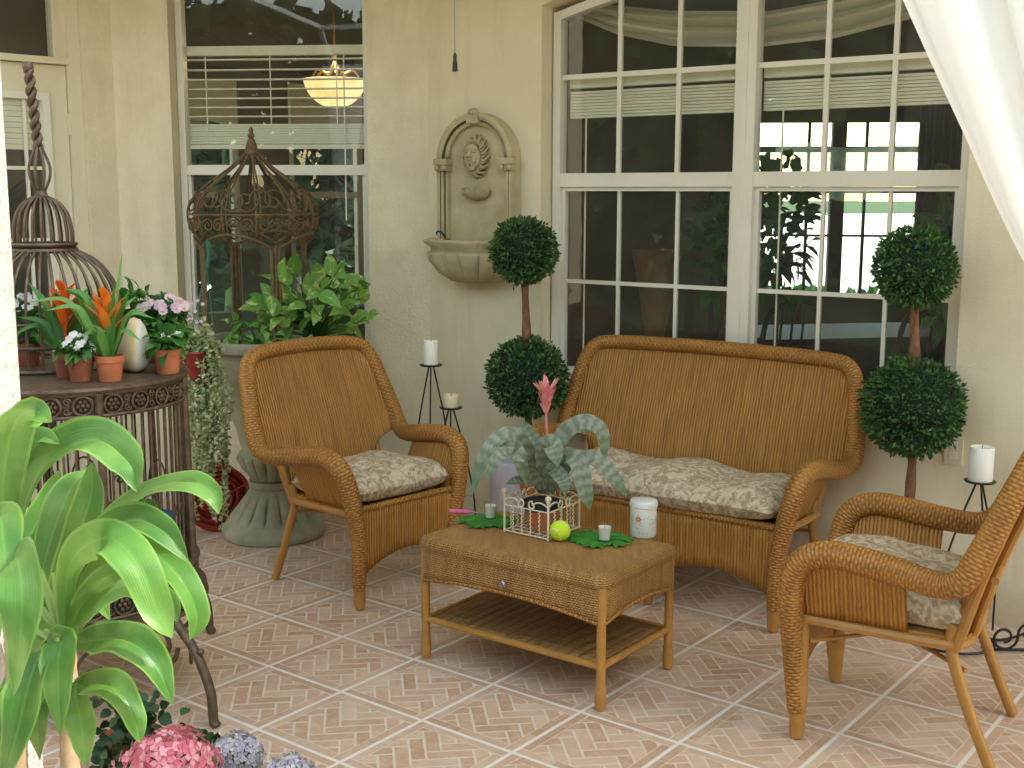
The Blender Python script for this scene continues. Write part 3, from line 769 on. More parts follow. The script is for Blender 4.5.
# blinds in the left window
vb = thing('venetian_blind', 'white horizontal blind half raised inside the narrow left window', 'blind')
DB = .17
zl = lambda y: WS(270, y, FL, DB)[1]
a, b = l0 + .03, l1 - .03
mb = MB(FL); mb.box((a, DB - .02, zl(55.5)), (b, DB + .03, zl(46))); mb.build('headrail', M['blind'], vb, smooth=False)
mb = MB(FL)
for y in (59.5, 69.8, 79.6, 89, 98.3, 107.3, 116.5): mb.box((a, DB - .022, zl(y) - .0035), (b, DB + .022, zl(y) + .0035))
mb.build('slats', M['blind'], vb, smooth=False)
mb = MB(FL); z1, z0 = zl(124), zl(144); k = 8
for i in range(k): mb.box((a, DB - .022, lerp(z0, z1, i/k) + .001), (b, DB + .022, lerp(z0, z1, (i+1)/k) - .001))
mb.box((a, DB - .026, zl(149)), (b, DB + .026, zl(144.6))); mb.build('slat_stack', M['blind'], vb, smooth=False)
for x in (208, 272, 338):
    mb = MB(FL); s = WS(x, 90, FL, DB)[0]; mb.box((s - .003, DB - .026, zl(145)), (s + .003, DB - .024, zl(56)))
    mb.build('ladder_cord', M['blind'], vb, smooth=False)
mb = MB(FL); s = WS(346, 90, FL, DB)[0]; mb.tube([(s, DB - .04, zl(56)), (s, DB - .04, zl(220))], .0045, 6); mb.build('cord', M['blind'], vb, smooth=False)

# blinds and swag in the right window
DB = .20
for k, (a, b, xs) in enumerate(((cols[0][0], cols[0][3], 650), (cols[1][0], cols[1][3], 850))):
    t = thing('roman_blind', ('ivory blind gathered high inside the left half of the large window', 'ivory blind gathered high inside the right half of the large window')[k], 'blind')
    zA, zB = WS(640, 81, FR, DB)[1], WS(640, 116.5, FR, DB)[1]
    mb = MB(FR); n = 9
    for i in range(n): mb.box((a - .01, DB - .02, lerp(zB, zA - .035, i/n) + .0015), (b + .02, DB + .015, lerp(zB, zA - .035, (i+1)/n) - .001))
    mb.build('slat_stack', M['blind'], t, smooth=False)
    mb = MB(FR); mb.box((a - .01, DB - .025, zA - .02), (b + .02, DB + .025, zA + .03)); mb.build('headrail', M['blind'], t, smooth=False)
    mb = MB(FR); s = a + .09; mb.tube([(s, DB - .03, zB), (s, DB - .03, .95)], .0045, 6); mb.build('cord', M['blind'], t)
mb = MB(FR); rows = []; DS = .27
for i in range(13):
    r = []
    for j in range(41):
        t = j / 40; s = lerp(f0 + .05, f1 - .02, t)
        f = i / 12
        lowz = interp([(0, 2.60), (.12, 2.50), (.28, 2.425), (.5, 2.395), (.68, 2.41), (.85, 2.47), (1, 2.58)], t)
        hiz = interp([(0, 2.68), (.25, 2.60), (.5, 2.56), (.75, 2.60), (1, 2.70)], t)
        r.append((s, DS + .035*math.sin(f*17 + t*2.2) - .02*f, lerp(hiz, lowz, f)))
    rows.append(r)
mb.grid(rows); tag(mb.build('swag_valance', M['swag']), 'ivory cloth swag draped across the top of the large window inside', 'curtain')

# hanging lamp in the left room
lp = PY(335, 80, 8.0)
lamp = thing('hanging_lamp', 'lit amber glass bowl lamp hanging in the room behind the narrow window', 'lamp', lp)
mb = MB(); mb.lathe([(.2*math.sin(k/14*1.45)*1.007, -.175*math.cos(k/14*1.571)) for k in range(14)] + [(.205, 0.004)], 40, cap=False); mb.build('lamp_bowl', M['lamp'], lamp, solid=.006)
mb = MB(); 
for k in range(5):
    a = k * 2*PI/5; mb.tube(spline([(.17*math.cos(a), .17*math.sin(a), 0), (.12*math.cos(a), .12*math.sin(a), .06), (.05*math.cos(a), .05*math.sin(a), .04), (0, 0, .12)], 5), .008, 6)
mb.tube([(0, 0, .1), (0, 0, CE - lp.z)], .008, 6); mb.lathe([(.06, CE - lp.z - .03), (.05, CE - lp.z - .001)], 16)
mb.build('hanger', basic('brass', (.45, .24, .08), None, rough=.3, metal=.8), lamp)
ld = bpy.data.lights.new('lamp_bulb', 'POINT'); ld.energy = 12; ld.color = (1, .72, .38); ld.shadow_soft_size = .08
lo = bpy.data.objects.new('lamp_bulb', ld); COL.objects.link(lo); lo.parent = lamp; lo.location = (0, 0, .12)

# furniture dimly seen inside the right window
p = PY(657, 240, 8.0)
t = thing('floor_vase', 'tall tan cone shaped stand dimly seen through the large window', 'vase', (p.x, p.y, .016))
mb = MB(); mb.lathe([(.16, 0), (.16, .03), (.03, .06), (.025, .5), (.05, .72), (.12, 1.1), (.165, 1.36), (.16, 1.36), (.02, 1.0)], 24); mb.build('vase_body', M['tan_wood'], t)
t = thing('dining_table', 'dark table in front of the bright far window', 'table', (2.35, 8.6, .016), .2)
mb = MB(); mb.box((-.75, -.45, .72), (.75, .45, .76)); mb.build('tabletop', M['dark_wood'], t, smooth=False)
for sx in (-1, 1):
    for sy in (-1, 1):
        mb = MB(); mb.tube([(sx*.66, sy*.37, 0), (sx*.66, sy*.37, .72)], [.025, .04], 8); mb.build('leg', M['dark_wood'], t)
def dining_chair(x, y, rz, label):
    t = thing('dining_chair', label, 'chair', (x, y, .016), rz)
    mb = MB(); mb.box((-.22, -.22, .42), (.22, .22, .47)); mb.build('seat', M['dark_wood'], t, smooth=False)
    mb = MB(); mb.tube(spline([(-.2, -.2, .47), (-.2, -.24, .85), (-.12, -.26, 1.0), (.12, -.26, 1.0), (.2, -.24, .85), (.2, -.2, .47)], 6), .018, 8)
    for q in (-.08, 0, .08): mb.tube([(q, -.2, .47), (q, -.26, 1.0)], .009, 6)
    mb.build('backrest', M['dark_wood'], t)
    for sx in (-1, 1):
        for sy in (-1, 1):
            mb = MB(); mb.tube([(sx*.2, sy*.2, 0), (sx*.19, sy*.19, .42)], [.014, .02], 8); mb.build('leg', M['dark_wood'], t)
dining_chair(1.75, 8.05, .3, 'dark dining chair at the left of the table inside'); dining_chair(2.6, 7.75, .1, 'dark dining chair at the near side of the table inside')

def bush(mb, c, rx, rz, n, size, squash=1.0):
    for i in range(n):
        d = V((random.gauss(0, 1), random.gauss(0, 1), random.gauss(0, 1))).normalized() * random.random() ** .4
        p = V(c) + V((d.x*rx, d.y*rx, d.z*rz)); s = size * random.uniform(.6, 1.3)
        out = (d + V((random.gauss(0, .5), random.gauss(0, .5), random.gauss(.1, .5)))).normalized()
        q = p + out * s
        mb.leaf([p, (p + q)/2 + V((0, 0, s*.12)), q + V((0, 0, -s*.15))], s * .55, hint=V((random.gauss(0, .4), random.gauss(0, .4), 1)).normalized(), n=2, m=2, fold=.15)
def houseplant(px, py, Y, r, h, label, n=150):
    c = PY(px, py, Y); t = thing('house_plant', label, 'plant', (c.x, c.y, .016))
    mb = MB(); bush(mb, (0, 0, c.z - .016), r, h, n, .13); mb.build('foliage', M['plant'], t)
    mb = MB(); mb.tube([(0, 0, .28), (.02, 0, c.z)], [.02, .01], 8); mb.build('stem', M['trunk'], t)
    mb = MB(); mb.lathe([(.12, 0), (.16, .3), (.17, .3), (.14, .27), (.0, .27)], 20); mb.build('pot', M['terra_dark'], t)
houseplant(722, 240, 7.2, .20, .34, 'leafy house plant inside the left half of the large window')
houseplant(778, 230, 7.0, .17, .42, 'tall leafy house plant inside at the left of the bright far window', 170)
houseplant(950, 255, 6.3, .16, .40, 'leafy house plant inside at the right edge of the large window')

# near pillar and overhead beam -------------------------------------------------
pil = thing('pillar', 'bright textured stucco pillar at the left edge of the picture', 'pillar')
mb = MB(); mb.box((-1.75, 1.95, 0), (-1.075, 2.6, 3.2)); mb.build('shaft', M['pillar'], pil, smooth=False)
mb = MB(); mb.box((-.30, 1.2, 3.2), (-.12, 6.43, 3.297)); tag(mb.build('patio_beam', M['white_frame'], smooth=False), 'cream beam above the patio out of which the pull chain hangs', 'beam')
p = PY(455, 72, 4.6)
t = thing('pull_chain', 'thin pull chain with black tassel hanging above the wall fountain', 'pull chain', (p.x, p.y, p.z))
mb = MB(); mb.tube([(0, 0, .06), (0, 0, 3.2 - p.z)], .0022, 6); mb.build('chain', M['steel'], t)
mb = MB(); mb.lathe([(.0, 0), (.0105, .002), (.009, .03), (.006, .045), (.008, .055), (.004, .068), (0, .07)], 12); mb.build('tassel', M['black_plastic'], t)

# ------------------------------------------------------------------ wall fountain
fc = WS(480, 180, FR, -.03)[0]
ft = thing('wall_fountain', 'arched stone wall fountain with a lion face and fluted basin', 'fountain')
zt = WS(480, 114, FR, 0)[1]; zs = WS(480, 165, FR, 0)[1]; zr = WS(470, 240, FR, -.15)[1]; hw = .235
def arch_ring(r0, d0, zc, n=22, zbot=None, r1=None):
    pass
mb = MB(FR)
# back slab (arched)
n = 24; rad = hw
zc = zt - rad
out = [(fc + rad*math.cos(PI - PI*k/n), zc + rad*math.sin(PI - PI*k/n)) for k in range(n+1)]
out = [(fc - rad, zr - .03)] + out + [(fc + rad, zr - .03)]
i = mb.add([(s, -.045, z) for s, z in out]); mb.face(range(i, i + len(out)))
for (a, za), (b, zb2) in zip(out, out[1:]): mb.poly([(a, -.045, za), (a, -.001, za), (b, -.001, zb2), (b, -.045, zb2)])
mb.build('back_slab', M['stone'], ft, smooth=False)
# raised moulded border: pilasters and arch
mb = MB(FR)
def arch_band(r_out, r_in, d):
    a = [(-.001 + fc + r_out*math.cos(PI - PI*k/n), zc + r_out*math.sin(PI - PI*k/n)) for k in range(n+1)]
    b = [(fc + r_in*math.cos(PI - PI*k/n), zc + r_in*math.sin(PI - PI*k/n)) for k in range(n+1)]
    rows = [[(s, -.046, z) for s, z in a], [(s, d, z) for s, z in a], [(s, d - .008, lerp(z, z2, .5)) if False else (lerp(s, s2, .5), d - .008, lerp(z, z2, .5)) for (s, z), (s2, z2) in zip(a, b)], [(s, d, z) for s, z in b], [(s, -.046, z) for s, z in b]]
    mb.grid(rows)
arch_band(.238, .205, -.085); arch_band(.200, .178, -.070)
for sg in (-1, 1):
    for r0, r1, d in ((.178, .192, -.07), (.197, .213, -.082), (.218, .236, -.085)):
        x0, x1 = sorted((fc + sg*r0, fc + sg*r1)); mb.box((x0, d, zr), (x1, -.046, zc - .045))
    x0, x1 = sorted((fc + sg*.165, fc + sg*.25)); mb.box((x0, -.10, zc - .018), (x1, -.0462, zc + .012)); mb.box((min(x0, x1) + .006, -.094, zc - .05), (max(x0, x1) - .006, -.0464, zc - .018))
    for q in (-.022, .022): mb.ball((fc + sg*.205 + q, -.095, zc - .033), .015, 10, 8)
mb.build('arch_moulding', M['stone'], ft)
mb = MB(FR)
mb.box((fc - .035, -.10, zt - .05), (fc + .035, -.047, zt - .0)); mb.ball((fc, -.085, zt + .004), .03, 12, 8, (1.1, .8, .7)); mb.build('keystone', M['stone'], ft)
# lion face
mb = MB(FR); lz = WS(481, 157, FR, 0)[1]
def lion(d):
    return 1
mb.ball((fc, -.05, lz), .075, 24, 18, (.80, .55, 1.28))
for k in range(30):
    a = 2*PI*k/30; rr = .068 + .008*(k % 2)
    mb.tube(spline([(fc + .045*math.cos(a), -.082, lz + .062*math.sin(a)), (fc + rr*.85*math.cos(a), -.080, lz + rr*1.2*math.sin(a)), (fc + rr*.98*math.cos(a+.25), -.05, lz + rr*1.4*math.sin(a+.25))], 4), [.008]*9, 6)
mb.ball((fc, -.09, lz - .004), .052, 18, 12, (.95, .62, 1.2)); mb.ball((fc, -.10, lz + .035), .035, 14, 10, (1.1, .45, .8)); 
for sg in (-1, 1):
    mb.ball((fc + sg*.021, -.112, lz + .024), .0125, 10, 8, (1.3, .7, .7)); mb.ball((fc + sg*.018, -.106, lz - .022), .02, 12, 8, (1, .9, .8)); mb.ball((fc + sg*.03, -.095, lz), .02, 10, 8, (.8, .7, 1.2))
mb.tube([(fc, -.108, lz + .035), (fc, -.124, lz - .006)], [.009, .015], 8); mb.ball((fc, -.118, lz - .012), .016, 10, 8, (1.2, .7, .7)); mb.ball((fc, -.098, lz - .058), .02, 12, 8, (1, .8, .8))
mb.build('lion_face', M['stone_dark'], ft)
mb = MB(FR); mb.ball((fc, -.1095, lz - .04), .011, 12, 8, (1.1, .6, .8)); mb.build('spout', M['soil'], ft)
# shell bowl under the face
mb = MB(FR); shz = WS(478, 190, FR, -.08)[1]
rows = []
for i in range(7):
    th = PI/2 * i/6; r = []
    for j in range(21):
        a = PI * j/20; k = 1 + .06*math.cos(a*9)*math.sin(th)
        r.append((fc - .085*math.cos(a)*math.sin(th)*k, -.046 - .075*math.sin(a)*math.sin(th)*k, shz - .05*math.cos(th) + .012*(i == 6)*math.cos(a*9)))
    rows.append(r)
mb.grid(rows); mb.build('shell_dish', M['stone_dark'], ft, solid=.008)
# basin: half bowl with flutes
zb1 = WS(475, 283, FR, -.1)[1]; BR = .285; BD = .21; H = zr - zb1
prof = [(.0, .0), (.42, .0), (.50, .03), (.74, .22), (.92, .50), (.97, .66), (.93, .74), (.955, .82), (1.06, .90), (1.08, .96), (1.04, 1.0), (.94, 1.0), (.88, .93), (.6, .6), (0, .5)]
mb = MB(FR); rows = []
for k, (r, z) in enumerate(prof):
    row = []
    for j in range(121):
        a = PI * j/120
        fl = 1 + (.075*abs(math.sin(a*7.5))**.6 if 2 <= k <= 4 else .05*abs(math.sin(a*7.5))**.6 if k == 5 else 0) + (.012*math.sin(a*44) if k in (8, 9) else 0)
        row.append((fc - BR*r*fl*math.cos(a), -.046 - BD*r*fl*math.sin(a), zb1 + H*z))
    rows.append(row)
mb.grid(rows); mb.build('basin', M['stone'], ft)
mb = MB(FR); mb.tube(spline([(fc - .23, -.07, zr), (fc - .245, -.08, zr + .03), (fc - .21, -.09, zr + .035), (fc - .17, -.10, zr + .005)], 6), .005, 8); mb.build('pump_cord', M['black_plastic'], ft)

# ------------------------------------------------------------------ wicker seats
def wicker_seat(name, label, cat, W, dscale, legs, group=None):
    t = thing(name, label, cat, group=group); hw = W/2; ds = dscale
    base = [(.004, .30, .09), (.012, .315, .28), (.05, .318, .48), (.078, .29, .60), (.086, .21, .646), (.088, .09, .640), (.098, -.03, .622), (.125, -.135, .612), (.144, -.195, .642), (.140, -.235, .72), (.122, -.282, .83), (.100, -.328, .94), (.060, -.355, 1.005), (-.03, -.367, 1.030)]
    half = [V((hw + x, y*ds, z)) for x, y, z in base]
    full = half + [V((0, -.375*ds, 1.040))] if W < .8 else half + [V((hw*.4, -.373*ds, 1.040)), V((0, -.375*ds, 1.042)), V((-hw*.4, -.373*ds, 1.040))]
    full = full + [V((-p.x, p.y, p.z)) for p in reversed(half)]
    P = spline(full, 6)
    # resample evenly
    rr = []
    L = 0
    tabz = [(0, .028), (.15, .033), (.45, .040), (.75, .043), (1.05, .038), (1.4, .035), (1.8, .033)]
    cum = [0]
    for a, b in zip(P, P[1:]): cum.append(cum[-1] + (b - a).length)
    T = cum[-1]
    rs = [interp(tabz, min(c, T - c)) for c in cum]
    mb = MB(); mb.tube(P, rs, 14); mb.build('rolled_edge', M['wick_roll'], t)
    # thin braid on the inner side of the roll
    # backrest panel
    edge = [(.40, -.012, -.165), (.50, -.012, -.18), (.545, -.006, -.186), (.575, .012, -.192), (.592, .038, -.196), (.604, .072, -.20), (.615, .112, -.205), (.65, .132, -.214), (.72, .134, -.238), (.83, .116, -.283), (.94, .094, -.328), (1.0, .054, -.354), (1.033, .03, -.368)]
    mb = MB(); rows = []; uvs = []; nx = 25
    for (z, dx, y) in edge:
        xe = hw + dx; row = []; uv = []
        for j in range(nx):
            x = -xe + 2*xe*j/(nx-1); q = (x/xe)
            row.append((x, y*ds - .018*(1 - q*q), z)); uv.append((x + 5, z))
        rows.append(row); uvs.append(uv)
    mb.grid(rows, uvs); mb.build('backrest', M['wick_panel'], t, solid=.012)
    # back posts and cross rail in bare cane
    mb = MB()
    for sg in (-1, 1):
        mb.tube(spline([(sg*(hw - .01), -.17*ds, .38), (sg*(hw + .03), -.235*ds, .62), (sg*(hw + .04), -.345*ds, .95)], 5), .016, 8)
        mb.tube(spline([(sg*(hw*.55), -.20*ds, .38), (sg*(hw*.55), -.265*ds, .62), (sg*(hw*.55), -.395*ds, .98)], 5), .013, 8)
    mb.tube([(-(hw+.03), -.27*ds, .62), ((hw+.03), -.27*ds, .62)], .012, 8)
    mb.build('back_frame', M['cane'], t)
    # side panels
    for sg in (-1, 1):
        mb = MB(); rows = []; uvs = []
        ys = [.295, .26, .20, .13, .06, .0, -.03]
        topz = [.52, .598, .636, .634, .626, .612, .606]; topx = [.055, .078, .084, .087, .092, .097, .10]
        for i in range(7):
            f = i/6; row = []; uv = []
            for y, tz, txx in zip(ys, topz, topx):
                row.append((sg*(hw + lerp(.006, txx, f)), y*ds, lerp(.415, tz, f))); uv.append((y + 3, lerp(.415, tz, f)))
            rows.append(row); uvs.append(uv)
        mb.grid(rows, uvs); mb.build('side_panel', M['wick_panel'], t, solid=.010)
    # front panel with arched lower edge between the front legs
    fx = legs
    mb = MB(); rows = []; uvs = []; nx = 41
    for i in range(6):
        row = []; uv = []
        for j in range(nx):
            x = -hw + W*j/(nx-1)
            zbm = .14
            for a, b in zip(fx, fx[1:]):
                if a <= x <= b: q = (2*(x - a)/(b - a) - 1); zbm = .135 + .085*(1 - q*q)
            z = lerp(zbm, .43, i/5)
            row.append((x, .305*ds + .006*math.cos(x/hw*1.5), z)); uv.append((x + 5, z))
        rows.append(row); uvs.append(uv)
    mb.grid(rows, uvs); mb.build('front_panel', M['wick_panel'], t, solid=.010)
    mb = MB(); mb.tube([(-hw, .312*ds, .432), (hw, .312*ds, .432)], .014, 8); mb.build('front_rail', M['wick_roll'], t)
    # seat deck and side rails
    mb = MB()
    rows = [[(lerp(-hw, hw, j/6), lerp(-.18, .30, i/4)*ds, .412) for j in range(7)] for i in range(5)]
    mb.grid(rows, [[(p[0]+5, p[1]+5) for p in r] for r in rows]); mb.build('seat', M['wick_panel'], t, solid=.014)
    mb = MB()
    mb.tube(spline([(hw + .008, .29*ds, .405), (hw + .012, .05*ds, .40), (hw + .004, -.12*ds, .395), (hw - .05, -.19*ds, .39), (0, -.20*ds, .388), (-hw + .05, -.19*ds, .39), (-hw - .004, -.12*ds, .395), (-hw - .012, .05*ds, .40), (-hw - .008, .29*ds, .405)], 6), .017, 8)
    mb.build('seat_rail', M['cane'], t)
    mb = MB()
    mb.tube([(hw - .01, .27*ds, .31), (-hw + .03, -.20*ds, .31)], .008, 6); mb.tube([(-hw + .01, .27*ds, .326), (hw - .03, -.20*ds, .326)], .008, 6)
    mb.build('stretcher', M['cane'], t)
    for x in fx:
        mb = MB(); mb.tube([(x, .297*ds, .0), (x, .297*ds, .02), (x, .297*ds, .14), (x, .297*ds, .41)], [.019, .0235, .030, .026], 12); mb.build('leg', M['cane'], t)
    for sg in (-1, 1):
        mb = MB(); mb.tube(spline([(sg*(hw + .0), -.30*ds, 0), (sg*(hw - .004), -.215*ds, .20), (sg*(hw - .012), -.155*ds, .38), (sg*(hw - .006), -.165*ds, .46)], 5), [.0185]*16, 10); mb.build('leg', M['cane'], t)
    return t
def dup(root, loc, rz, label):
    r = root.copy(); COL.objects.link(r); r.location = loc; r.rotation_euler = (0, 0, rz); r['label'] = label
    for ch in list(root.children):
        c = ch.copy(); COL.objects.link(c); c.parent = r
    return r
WCH = .515
ch1 = wicker_seat('wicker_armchair', 'tan wicker armchair at the left facing the coffee table, beside the urn planter', 'armchair', WCH, 1.0, [-WCH/2, WCH/2], 'wicker armchairs')
ch1.location = (-.678, 5.26, .0055); ch1.rotation_euler = (0, 0, math.atan2(-.728, -.685))
ch2 = dup(ch1, (1.305, 3.755, .0055), R(61.8), 'tan wicker armchair at the right edge seen from its side')
WL = 1.14
lv = wicker_seat('wicker_loveseat', 'wide tan wicker loveseat under the large window', 'loveseat', WL, .88, [-WL/2, 0, WL/2])
LRZ = math.atan2(.58, -.815)
lv.location = (.735, 5.165, .0055); lv.rotation_euler = (0, 0, LRZ)

def cushion(name, label, w, d, h, loc, rz, tilt=(0, 0), lumps=0, seed=1, nx=34, ny=26):
    o = MB(); top = []; bot = []
    for i in range(ny + 1):
        rt_, rb_ = [], []
        for j in range(nx + 1):
            u = j/nx*2 - 1; v = i/ny*2 - 1
            k = max(0, (1 - abs(u)**5)) ** .45 * max(0, (1 - abs(v)**5)) ** .45
            z = noise.noise(V((u*2.2*w/.5 + seed, v*2.4, seed*3.3))) * .014
            if lumps: z += lumps * math.sin((u + 1) * PI * 2.6 + .4) * (1 - .3*abs(v)) 
            # tufting dimples
            for (tu, tv) in ((-.4, -.3), (.4, -.3), (-.4, .35), (.4, .35)):
                z -= .022 * math.exp(-(((u - tu)*w/2)**2 + ((v - tv)*d/2)**2) / .0018)
            x = u*w/2*(1 - .03*abs(v)**3); y = v*d/2*(1 - .03*abs(u)**3)
            y += .010*math.sin(u*7 + seed)*abs(v)**4; x += .008*math.sin(v*6 + seed)*abs(u)**4
            rt_.append((x, y, h*.42 + (h*.58 + z)*k)); rb_.append((x, y, h*.42 - h*.42*k**.8))
        top.append(rt_); bot.append(rb_[::-1])
    o.grid(top); o.grid(bot)
    c = o.build(name, M['fabric']); c.location = loc; c.rotation_euler = (tilt[0], tilt[1], rz)
    return tag(c, label, 'cushion')
def local(t, x, y, z):
    a = t.rotation_euler.z; return (t.location.x + x*math.cos(a) - y*math.sin(a), t.location.y + x*math.sin(a) + y*math.cos(a), z)
cushion('seat_cushion', 'cream floral seat cushion on the left armchair', .53, .49, .15, local(ch1, 0, .075, .428), ch1.rotation_euler.z, (.05, 0), 0, 2)
cushion('seat_cushion', 'cream floral seat cushion on the right armchair', .53, .50, .15, local(ch2, .0, .068, .432), ch2.rotation_euler.z, (.10, 0), 0, 5)
cushion('seat_cushion', 'long lumpy cream floral cushion on the wide loveseat', 1.17, .50, .15, local(lv, 0, .07, .428), LRZ, (.04, 0), .020, 9, 60)

# ------------------------------------------------------------------ coffee table
ct = thing('coffee_table', 'tan wicker coffee table with a drawer and lower shelf', 'coffee table', ((-.319 + .575)/2 + .0, (4.35 + 4.25)/2 - .008, .0055), math.atan2(-.47, .625))
TX, TY, TZ = .391, .2285, .472
def rrect(hx, hy, r, n=6):
    out = []
    for cx, cy, a0 in ((hx - r, hy - r, 0), (-hx + r, hy - r, PI/2), (-hx + r, -hy + r, PI), (hx - r, -hy + r, 1.5*PI)):
        for k in range(n + 1): a = a0 + PI/2*k/n; out.append((cx + r*math.cos(a), cy + r*math.sin(a)))
    return out
def ring_loft(mb, levels, closed_top=False, along=None):
    rows = []; uvs = []; Lz = 0; prev = None
    for hx, hy, r, z in levels:
        pts = rrect(hx, hy, r); 
        if prev: Lz += math.hypot(hx - prev[0], z - prev[1])
        prev = (hx, z)
        row = [(x, y, z) for x, y in pts]; L = 0; uv = [(0, Lz)]
        base = rrect(levels[0][0], levels[0][1], levels[0][2])
        for k in range(len(base)):
            a, b = base[k], base[(k+1) % len(base)]; L += math.hypot(a[0]-b[0], a[1]-b[1]); uv.append((L, Lz))
        rows.append(row); uvs.append(uv)
    mb.grid(rows, uvs, cu=True); return rows[-1]
hx, hy = TX + .014, TY + .014
mb = MB(); m_ = ring_loft(mb, [(hx - .004, hy - .004, .035, .428), (hx + .007, hy + .007, .042, .425), (hx + .014, hy + .014, .048, .438), (hx + .014, hy + .014, .048, .452), (hx + .007, hy + .007, .042, .465), (hx - .012, hy - .012, .035, TZ), (hx - .03, hy - .03, .03, TZ - .001)])
mb.build('rolled_rim', M['wick_apron'], ct)
mb = MB(); hxx, hyy = hx - .028, hy - .028
rows = [[(lerp(-hxx, hxx, j/12), lerp(-hyy, hyy, i/8), TZ - .0008) for j in range(13)] for i in range(9)]
mb.grid(rows, [[(p[0]*.8 + p[1]*.6 + 3, -p[0]*.6 + p[1]*.8 + 3) for p in r] for r in rows]); mb.build('tabletop', M['wick_top'], ct)
# apron with gently arched lower edge
pts = rrect(hx, hy, .03, 5)
dense = []
for k in range(len(pts)):
    a, b = pts[k], pts[(k+1) % len(pts)]; L = math.hypot(a[0]-b[0], a[1]-b[1]); n = max(1, int(L/.03))
    for q in range(n): dense.append((lerp(a[0], b[0], q/n), lerp(a[1], b[1], q/n)))
rows = []; uvs = []
for i in range(5):
    row = []; uv = []; L = 0
    for k, (x, y) in enumerate(dense + [dense[0]]):
        if abs(y) > hy - .02: q = x/hx
        else: q = y/hy
        zb_ = .302 + .03*(1 - q*q)
        z = lerp(zb_, .43, i/4)
        if k: L += math.hypot(x - dense[k-1][0], y - dense[k-1][1])
        if k < len(dense): row.append((x, y, z))
        uv.append((L, z))
    rows.append(row); uvs.append(uv)
mb = MB(); mb.grid(rows, uvs, cu=True); mb.build('apron', M['wick_apron'], ct, solid=.008)
mb = MB(); mb.tube([(x*1.003, y*1.004, r[2]) for (x, y), r in zip(dense, rows[0])], .0075, 6, closed=True); mb.build('apron_braid', M['wick_roll'], ct)
for sx in (-1, 1):
    for sy in (-1, 1):
        mb = MB(); x, y = sx*TX, sy*TY
        mb.tube([(x, y, 0), (x, y, .025), (x, y, .05), (x, y, .09), (x, y, .43)], [.017, .0205, .0205, .0165, .0165], 12); mb.build('leg', M['cane'], ct)
mb = MB(); z = .15
for a, b in (((-TX, -TY), (TX, -TY)), ((TX, -TY), (TX, TY)), ((TX, TY), (-TX, TY)), ((-TX, TY), (-TX, -TY))): mb.tube([(*a, z), (*b, z)], .0125, 8)
mb.build('shelf_rail', M['cane'], ct)
mb = MB(); rows = [[(lerp(-TX, TX, j/10), lerp(-TY, TY, i/6), z) for j in range(11)] for i in range(7)]
mb.grid(rows, [[(p[0]+3, p[1]+3) for p in r] for r in rows]); mb.build('shelf', M['shelf'], ct, solid=.012)
mb = MB(Matrix.Rotation(PI/2, 4, 'X')); mb.lathe([(.005, .0), (.005, .012), (.013, .016), (.015, .022), (.011, .028), (0, .03)], 14, (0, .372, hy + .004)); mb.build('knob', M['steel'], ct)

# ------------------------------------------------------------------ things on the coffee table
TT = TZ + .0055 + .001
def fern_mat(x, y, r, label, rot):
    c = PZ(x, y, TT + .001); mb = MB()
    for k in range(11):
        a = rot + k * 2*PI/11 + random.uniform(-.12, .12); L = r * random.uniform(.72, 1.05)
        d = V((math.cos(a), math.sin(a), 0)); s = V((-d.y, d.x, 0)); z = V((0, 0, .0006*k))
        mb.leaf([c + z, c + d*L*.5 + z + V((0, 0, .003)), c + d*L + z], r*.36, n=5, fold=.06, wave=.04)
        for q in (.4, .65):
            for sg in (-1, 1):
                b = c + d*L*q + z; mb.leaf([b, b + (d*.6 + s*sg*.7)*L*.22 + V((0, 0, .002)), b + (d*.8 + s*sg*.8)*L*.36], r*.16, n=3, fold=.05, m=2)
    return tag(mb.build('leaf_placemat', M['fern']), label, 'placemat')
fern_mat(487, 521, .135, 'green leaf shaped mat at the left end of the coffee table', .3)
fern_mat(600, 539, .135, 'green leaf shaped mat at the right end of the coffee table', .9)

def votive(x, y, label):
    c = PZ(x, y, TT + .006); t = thing('votive_candle', label, 'candle', c, group='glass votive candles')
    mb = MB(); mb.lathe([(.0, .0), (.0185, .0), (.021, .004), (.0255, .062), (.0262, .064), (.0248, .064), (.020, .008), (0, .008)], 24); mb.build('glass_cup', M['votive'], t)
    mb = MB(); mb.lathe([(.0, .009), (.0195, .009), (.0235, .055), (.02, .053), (.004, .053), (0, .053)], 24); mb.build('wax', M['wax'], t)
    mb = MB(); mb.tube([(0, 0, .053), (.001, 0, .061)], .001, 6); mb.build('wick', M['black_plastic'], t)
votive(490.5, 519, 'white candle in a clear glass on the left leaf mat'); votive(604.5, 541.5, 'white candle in a clear glass on the right leaf mat')

c = PZ(643, 535, TT); t = thing('lidded_jar', 'white lidded jar printed with a small red flower on the coffee table', 'jar', c)
mb = MB(); mb.lathe([(.0, .0), (.047, .0), (.05, .004), (.05, .108), (.048, .11), (0, .11)], 32); J = mb.build('jar_body', M['ceramic'], t)
mb = MB(); mb.lathe([(.0515, .1105), (.0525, .114), (.0525, .128), (.049, .135), (.03, .138), (0, .139)], 32); mb.build('lid', M['ceramic'], t)
mb = MB()
def on_jar(ang, z, r, petals=5):
    for k in range(petals):
        a = 2*PI*k/petals
        pts = []
        for q in range(6):
            b = 2*PI*q/6; px = r*.62*math.cos(a) + r*.45*math.cos(b); pz = r*.62*math.sin(a) + r*.45*math.sin(b)
            th = ang + px/.05; pts.append((.0506*math.cos(th), .0506*math.sin(th), z + pz))
        mb.poly(pts)
mb.m = 0; on_jar(R(-118), .072, .011)
mb.m = 1
